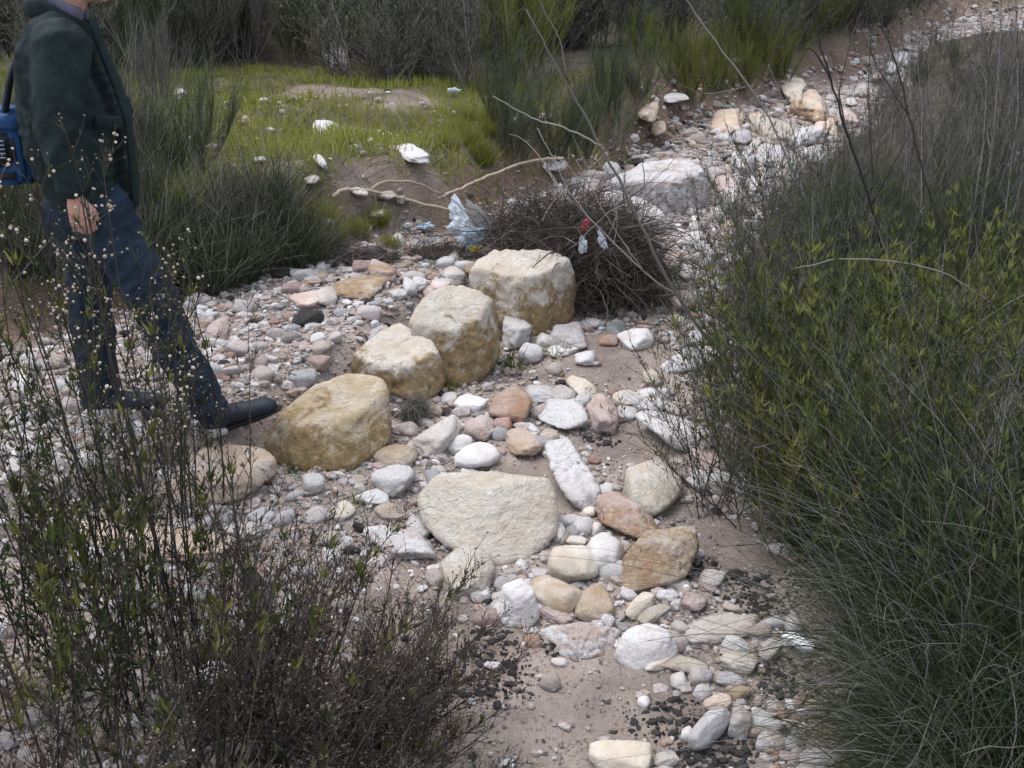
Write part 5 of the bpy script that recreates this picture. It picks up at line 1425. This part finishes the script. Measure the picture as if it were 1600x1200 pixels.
def walker():
    YB, YR, YL = 3.70, 3.60, 3.80      # mid plane, near (right) side, far (left) side
    hgt = at(185, 652)[2]
    root = empty("person", (P(150, 400, YB)[0], YB, hgt))
    O = np.array(root.location)
    L = lambda px, py, Y: P(px, py, Y) - O
    sc = lambda px: px * 4.0 / FPX
    # joints
    heelR = at(338, 690) - O; 
    hipR, kneeR, ankR = L(165, 348, YR), L(243, 472, YR - .03), L(322, 632, 3.57)
    hipL, kneeL, ankL = L(128, 350, YL), L(142, 485, YL), L(160, 625, YL)
    sh_R, el_R, wr_R = L(88, 72, YR - .10), L(92, 195, YR - .13), L(116, 300, YR - .14)
    sh_L, el_L, wr_L = L(100, 72, YL + .12), L(120, 190, YL + .16), L(160, 285, YL + .15)
    neck, head = L(97, 20, YB), L(122, -58, YB)
    chest, belly, pelvis = L(98, 110, YB), L(125, 225, YB), L(140, 330, YB)
    # body: one skin from head to feet; five fingers and a thumb on each hand
    fwd = np.array([1.0, 0, 0]); up = np.array([0, 0, 1.0]); yv = np.array([0, 1.0, 0])
    hc = head
    ch = [
        [(hc + [-.012, 0, .03], (.094, .076, .098)), (hc + [.012, 0, .0], (.084, .07, .1)), (hc + [.03, 0, -.06], (.06, .056, .06))],
        [(hc + [.045, 0, -.085], (.040, .044, .030)), (hc + [.066, 0, -.100], (.024, .026, .021))],         # jaw and chin
        [(hc + [.082, 0, .02], .013), (hc + [.102, 0, -.022], .015), (hc + [.09, 0, -.03], .013)],           # nose
        [(hc + [.082, -.018, -.054], .009), (hc + [.088, 0, -.053], .010), (hc + [.082, .018, -.054], .009)],  # lips
        [(hc + [.081, -.018, -.067], .009), (hc + [.087, 0, -.068], .010), (hc + [.081, .018, -.067], .009)],
        [(hc + [.074, -.04, .032], .012), (hc + [.084, -.012, .034], .011)], [(hc + [.074, .04, .032], .012), (hc + [.084, .012, .034], .011)],
        [(hc + [-.012, -.076, .012], (.018, .008, .026)), (hc + [-.006, -.074, -.02], (.010, .007, .012))], [(hc + [-.012, .076, .012], (.018, .008, .026)), (hc + [-.006, .074, -.02], (.010, .007, .012))],
        [(hc + [-.02, 0, -.05], .062), (neck, .062), (neck + [-.01, 0, -.06], .075)],
        [(neck + [0, 0, -.08], .08), (chest, (.12, .15, .14)), (belly, (.14, .15, .13)), (pelvis + [0, 0, .03], (.07, .11, .09))],
        [(sh_R + [0, .05, -.02], .045), (el_R, .042), (wr_R, .028)], [(sh_L + [0, -.05, -.02], .045), (el_L, .042), (wr_L, .028)], [(sh_R + [0, .06, -.02], .05), (chest + [0, 0, .03], .09), (sh_L + [0, -.06, -.02], .05)],
        [(hipR, .075), (kneeR, .058), (ankR, .042)], [(hipL, .075), (kneeL, .058), (ankL, .042)], [(hipR, .06), (pelvis, .06), (hipL, .06)],
    ]
    def hand(w, a, pal, curl):
        """a relaxed hand: w wrist, a direction of the forearm, pal the side the palm faces"""
        a = unit(np.array(a)); pal = unit(np.array(pal) - a * (np.array(pal) @ a)); s = np.cross(a, pal)
        k = []
        palm = w + a * .055
        k.append([(w, (.026, .026, .026)), (w + a * .03, .027), (palm, .026)])
        roots = [(.030, .006), (.010, .012), (-.010, .010), (-.029, .002)]
        for (o_, f_) in roots:
            k.append([(w + a * .02 + s * o_ * .6, .016), (w + a * (.082 + f_) + s * o_, .0125)])
        ln = [.070, .078, .073, .058]
        for (o_, f_), l_ in zip(roots, ln):
            p0 = w + a * (.084 + f_) + s * o_
            d1 = unit(a * math.cos(curl) + pal * math.sin(curl)); d2 = unit(a * math.cos(curl * 2.3) + pal * math.sin(curl * 2.3)); d3 = unit(a * math.cos(curl * 3.2) + pal * math.sin(curl * 3.2))
            k.append([(p0, .0105), (p0 + d1 * l_ * .45, .0095), (p0 + d1 * l_ * .45 + d2 * l_ * .32, .0085), (p0 + d1 * l_ * .45 + d2 * l_ * .32 + d3 * l_ * .25, .0072)])
        t0 = w + a * .03 + s * .022 + pal * .008
        k.append([(t0, .015), (t0 + a * .034 + s * .020 + pal * .012, .0125), (t0 + a * .064 + s * .020 + pal * .024, .0095)])
        return k
    hd = unit(L(124, 345, YR - .13) - wr_R)
    ch += hand(wr_R + hd * .02, hd + np.array([.12, 0, 0]), (-.25, 1, 0), .55)
    hl = unit(wr_L - el_L); ch += hand(wr_L, hl, (-.2, -1, 0), .5)
    body = capsules(ch, .0062, 2, "body")
    bo = link("body", body, MAT['skin'], parent=root)
    for s_ in (-1, 1):
        D, F = ICO[3]; g = Geo(); g.add(D * .0115 + hc + [.0785, s_ * .031, .014], F)
        link("eye", g.mesh("eye"), MAT['eye'], parent=root)
    hair = capsules([[(hc + [-.03, 0, .045], (.088, .080, .092)), (hc + [-.05, 0, .0], (.062, .076, .075))], [(hc + [-.055, 0, -.04], (.045, .066, .035))]], .006, 2, "hair")
    wrinkle(hair, lambda V: .004 * fbm(V * [40, 40, 12], 3, 3))
    link("hair", hair, MAT['hair'], parent=root)
    # jacket: torso sections read at heights, sleeves, then softened into one cloth
    secs = [(22, 70, 132, .095), (45, 47, 150, .185), (80, 36, 164, .215), (130, 30, 184, .215), (180, 31, 201, .21), (230, 46, 208, .205), (280, 72, 212, .2), (318, 92, 215, .2)]
    th = math.tan(math.atan2(-P(125, 200, YB)[0], YB))
    tor = []
    for (py, xa, xb, hw) in secs:
        a, b = L(xa, py, YB), L(xb, py, YB)
        c = (a + b) / 2; hx = abs(b[0] - a[0]) / 2
        hx = math.sqrt(max(hx * hx - (hw * th * .8) ** 2, .004))
        tor.append((c, hx, hw))
    chn = []
    for i in range(len(tor) - 1):
        (c0, x0, w0), (c1, x1, w1) = tor[i], tor[i + 1]
        for t in (0, .34, .67):
            c, hx, hw = c0 * (1 - t) + c1 * t, x0 * (1 - t) + x1 * t, w0 * (1 - t) + w1 * t
            # a rounded slab: several flattened balls side by side
            for yy in (-.55, 0, .55):
                chn.append([(c + yv * yy * hw, (hx * (1 if yy == 0 else .9), hw * .48, .045))])
    c, hx, hw = tor[-1]
    sl = [[(sh_R + [0, .03, .0], (.092, .085, .085)), (sh_R * .5 + el_R * .5, (.088, .075, .08)), (el_R, (.080, .07, .075)), (wr_R * .55 + el_R * .45, (.072, .064, .07)), (wr_R - hd * .005, (.060, .052, .03))],
          [(sh_L + [0, -.03, 0], .085), (el_L, .07), (wr_L, .05)]]
    jk = capsules(chn + sl, .0095, 6, "jacket")
    armR = lambda V: np.exp(-((V[:, 1] - sh_R[1]) / .10) ** 2)
    def jf(V):
        u = V * [7, 6, 9]
        f = .010 * ridge(V * [6, 5, 3.2], 4) + .007 * ridge((V @ np.array([[.8, 0, .6], [0, 1, 0], [-.6, 0, .8]])) * [9, 7, 3.5], 9)
        el = np.exp(-((V[:, 2] - el_R[2]) / .10) ** 2) * armR(V)
        f = f + .004 * el * np.sin((V[:, 2] * 70 + V[:, 0] * 50 + 4 * fbm(V * 7, 3, 2))) 
        low = np.exp(-((V[:, 2] - wr_R[2] - .03) / .07) ** 2) * armR(V)
        return f + .003 * low * np.sin(V[:, 2] * 120 + V[:, 0] * 60 + 4 * fbm(V * 8, 3, 2)) - .008
    wrinkle(jk, jf)
    link("jacket", jk, MAT['jacket'], parent=root)
    # collar, placket, pocket flap with its button
    col = capsules([[(neck + np.array([.085 * math.cos(a) - .012, .105 * math.sin(a), .02 - .075 * max(0, math.cos(a))]), (.018, .018, .034)) for a in np.linspace(.45, 2 * math.pi - .45, 14)]], .007, 3, "collar")
    link("collar", col, MAT['jacket'], parent=root)
    pl = []
    for (py, xb) in [(42, 150), (80, 164), (130, 184), (180, 201), (230, 208), (280, 212), (312, 215)]:
        pl.append((L(xb - 3, py, YB - .05), (.012, .030, .03)))
    link("placket", capsules([pl], .007, 2, "placket"), MAT['jacket'], parent=root)
    sh2 = capsules([[(neck + np.array([.072 * math.cos(a), .085 * math.sin(a), .045 - .05 * max(0, math.cos(a))]), (.012, .012, .024)) for a in np.linspace(.3, 2 * math.pi - .3, 14)]], .006, 2, "shirt_collar")
    link("shirt_collar", sh2, MAT['shirt'], parent=root)
    fl = capsules([[(L(150, 190, YR - .075), (.010, .009, .024)), (L(187, 192, YR - .05), (.010, .009, .024))]], .006, 2, "pocket_flap")
    link("pocket_flap", fl, MAT['jacket'], parent=root)
    # trousers
    tr = capsules([[(hipR + [0, .0, .05], (.11, .10, .08)), (hipR, (.112, .10, .10)), (L(205, 410, YR - .01), .100), (kneeR, .090), (L(277, 550, 3.58), .083), (L(318, 622, 3.57), .074), (L(328, 642, 3.57), .070)],
                   [(hipL + [0, 0, .05], (.11, .10, .08)), (hipL, (.112, .10, .1)), (L(140, 420, YL), .098), (kneeL, .088), (L(150, 560, YL), .080), (L(158, 625, YL), .076)],
                   [(hipR + [-.02, .02, .05], .115), (hipL + [0, -.02, .05], .115)], [(hipR + [-.05, .03, .03], .1), (hipL + [-.03, -.03, .03], .1)]], .009, 5, "trousers")
    dR = unit(kneeR - hipR); dS = unit(ankR - kneeR)
    def tf(V):
        f = .010 * ridge(V * [7, 6, 4], 14) + .007 * ridge((V @ np.array([[.7, 0, .7], [0, 1, 0], [-.7, 0, .7]])) * [20, 8, 7], 19)
        for j, d, w, a, k in ((kneeR, dR, .08, .004, 90), (ankR, dS, .08, .006, 95), (hipR - [0, 0, .05], np.array([.6, 0, .8]), .08, .004, 80), (ankL, np.array([0, 0, -1.0]), .09, .006, 90), (kneeL, np.array([0, 0, -1.0]), .09, .004, 80)):
            f = f + a * np.exp(-(np.linalg.norm(V - j, axis=1) / w / 1.3) ** 2) * np.sin((V - j) @ d * k + 3 * fbm(V * 8, 2, 2))
        return f - .012
    wrinkle(tr, tf)
    link("trousers", tr, MAT['jean'], parent=root)
    # shoes
    def shoe(ank, heel, d, pitch, pale):
        d = unit(np.array(d)); side_ = np.array([-d[1], d[0], 0]); upv = np.cross(d, side_) * 1.0
        d2 = unit(d * math.cos(pitch) + np.array([0, 0, 1]) * math.sin(pitch)); u2 = unit(np.cross(side_, d2)) * -1
        if u2[2] < 0: u2 = -u2
        h = np.array(heel)
        s0 = lambda a, b, c=0: h + d2 * a + u2 * b + side_ * c
        up_ = capsules([[(s0(.045, .062), (.046, .040, .045)), (s0(.10, .058), (.05, .042, .040)), (s0(.18, .044), (.055, .048, .036)), (s0(.235, .038), (.048, .045, .031))],
                        [(s0(.05, .06), .044), (s0(.055, .115), .045)]], .0055, 3, "shoe")
        o = link("shoe", up_, MAT['shoe'], parent=root)
        so = capsules([[(s0(.035, .016), (.038, .036, .014)), (s0(.12, .014), (.045, .038, .012)), (s0(.19, .014), (.05, .046, .012)), (s0(.255, .018), (.042, .038, .012))]], .005, 2, "sole")
        link("sole", so, MAT['sole_dark'], parent=o)
        if pale:
            hl_ = capsules([[(s0(.012, .02, -.02), .020), (s0(.03, .018, -.034), .018), (s0(.06, .016, -.04), .014)]], .005, 2, "heel")
            link("heel", hl_, MAT['sole'], parent=o, label="pale worn heel")
        # laces
        for k in range(3):
            lc = capsules([[(s0(.105 + .03 * k, .098 - .014 * k, -.026), .004), (s0(.108 + .03 * k, .104 - .014 * k, 0), .004), (s0(.105 + .03 * k, .098 - .014 * k, .026), .004)]], .003, 0, "lace")
            link("lace", lc, MAT['bag_dark'], parent=o)
    shoe(ankR, heelR + [-.03, .02, .012], (.93, .36, 0), math.radians(14), True)
    heelL = at(150, 655) - O
    shoe(ankL, heelL + [-.03, .02, .0], (.97, .24, 0), math.radians(2), False)
    tag(root, "person in dark green jacket and dark jeans stepping towards the boulder row", "person")
    # shoulder bag
    c = P(-4, 228, YB - .02)
    b = empty("shoulder_bag", c)
    def box(w, d, h, bev, loc, name, mat, parent=b, sub=2, seed=0, puff=.0):
        bm = bmesh.new(); bmesh.ops.create_cube(bm, size=1); bmesh.ops.scale(bm, vec=(w, d, h), verts=bm.verts[:])
        bmesh.ops.bevel(bm, geom=bm.edges[:], offset=bev, segments=3, affect='EDGES')
        bmesh.ops.subdivide_edges(bm, edges=bm.edges[:], cuts=sub, use_grid_fill=True)
        for v in bm.verts:
            q = v.co; k = (1 - (2 * q.x / w) ** 2) * (1 - (2 * q.z / h) ** 2)
            v.co.y += math.copysign(puff * max(k, 0), q.y)
        me = bpy.data.meshes.new(name); bm.to_mesh(me); bm.free()
        for p_ in me.polygons: p_.use_smooth = True
        V = verts(me); setv(me, V + .0035 * np.stack([fbm(V * 16 + k, 5 + k + seed, 2) for k in (0, 9, 18)], -1))
        o = link(name, me, MAT[mat], parent=parent); o.location = loc
        return o
    box(.27, .14, .245, .022, (0, 0, 0), "bag_body", 'bag_blue', puff=.012)
    box(.276, .15, .085, .02, (0, -.004, .09), "flap", 'bag_blue', puff=.012)
    f = box(.23, .05, .115, .02, (-.02, -.075, .0), "front_pocket", 'bag_dark', puff=.012)
    for k in range(5):
        box(.19, .006, .004, .0015, (0, -.036, .036 - .014 * k), "stripe", 'piping', parent=f, sub=0)
    box(.24, .05, .07, .015, (-.02, -.068, -.085), "lower_pocket", 'bag_blue', puff=.008)
    box(.12, .01, .028, .003, (.03, -.1, -.085), "patch", 'bag_dark', sub=0)
    pts = [(8, 172, -.10), (16, 120, -.05), (34, 70, .02), (60, 28, .0), (88, 12, -.02)]
    q = np.array([P(px, py, YB + dy) - c for px, py, dy in pts])
    t = np.linspace(0, len(q) - 1, 25); q = np.stack([np.interp(t, np.arange(len(q)), q[:, k]) for k in range(3)], -1)
    for _ in range(3): q[1:-1] = (q[:-2] + q[1:-1] * 2 + q[2:]) / 4
    link("strap", capsules([[(p_, (.010, .022, .012)) for p_ in q]], .006, 1, "strap"), MAT['bag_dark'], parent=b)
    tag(b, "blue shoulder bag with a dark striped pocket hanging behind the walker", "bag")
walker()
# ------------------------------------------------------------------ tell look-alikes apart by what they lie beside
LAND = [("rearmost big boulder", 825, 510), ("tall second boulder", 712, 585), ("squat third boulder", 630, 615), ("wide sandy yellow boulder", 520, 715), ("low peach boulder", 335, 780), ("flat-faced slab", 765, 850), ("white ridged stone", 905, 760),
        ("rust-stained boulder", 1030, 905), ("layered ledge", 1045, 325), ("smooth pale boulder", 1010, 1035), ("upright white stone", 808, 965), ("long slanted white slab", 1065, 690), ("white sloping stone", 1075, 575), ("crumbly white slab", 905, 1012),
        ("broad half-buried slab", 1122, 995), ("round tan boulder", 1021, 780), ("rough red-brown round stone", 798, 655), ("big egg-shaped cobble", 745, 725), ("oblong blue-grey cobble", 1108, 1155), ("flat pinkish cobble", 481, 476), ("angular pink-white stone", 340, 532),
        ("white plastic strip", 1245, 1020), ("brush heap", 915, 470), ("white plastic bag", 730, 385), ("big dull yellow far stone", 1210, 218), ("tan-pink pointed stone", 1136, 205), ("pink and rust boulder", 1263, 188), ("pointed stone in the grass", 508, 208),
        ("long white stone in the grass", 639, 244), ("grey boulder behind the grass", 524, 102), ("walker's front shoe", 375, 672), ("walker's rear shoe", 185, 652), ("forked fallen branch", 620, 330), ("bottom straw-coloured boulder", 968, 1190), ("tall pale gully stone", 1147, 330), ("round chalk-white stone", 614, 770), ("round grey-white boulder", 992, 545)]
def sort_labels():
    land = [(nm, at(px, py, 1.3, 40)[:2]) for nm, px, py in LAND]
    groups = {}
    for o in scn.objects:
        if o.parent is None and "group" in o.keys() and "thicket" not in o["group"]:
            groups.setdefault(o["label"], []).append(o)
    taken = set()
    for lab, obs in groups.items():
        if len(obs) < 2: continue
        words = len(lab.split())
        cand = []
        for o in obs:
            p = np.array(o.location)[:2]
            for nm, q in land:
                d = p - q; L = np.hypot(*d)
                if L > 1.6: continue
                w = ("just right of" if d[0] > 0 else "just left of") if abs(d[0]) > abs(d[1]) else ("just behind" if d[1] > 0 else "just in front of")
                cand.append((L, o.name, nm, w))
        cand.sort()
        used, got = set(), {}
        for L, on, nm, w in cand:
            if on in got or (nm, w) in used: continue
            used.add((nm, w)); got[on] = f"{w} the {nm}"
        for o in obs:
            if o.name in got:
                base = lab.split(" on the gravel bank")[0].split(" in the gully")[0].split(" in the upper bed")[0].split(" in the lower right")[0].split(" between larger")[0].split(" near the sand")[0]
                if base == lab:
                    ws = lab.split(); base = " ".join(ws[:max(4, 16 - len(got[o.name].split()) - 1)])
                    base = lab if len(ws) + len(got[o.name].split()) <= 16 else " ".join(ws[:4])
                new = f"{base}, {got[o.name]}"
                if new in taken: continue
                taken.add(new); o["label"] = new
sort_labels()
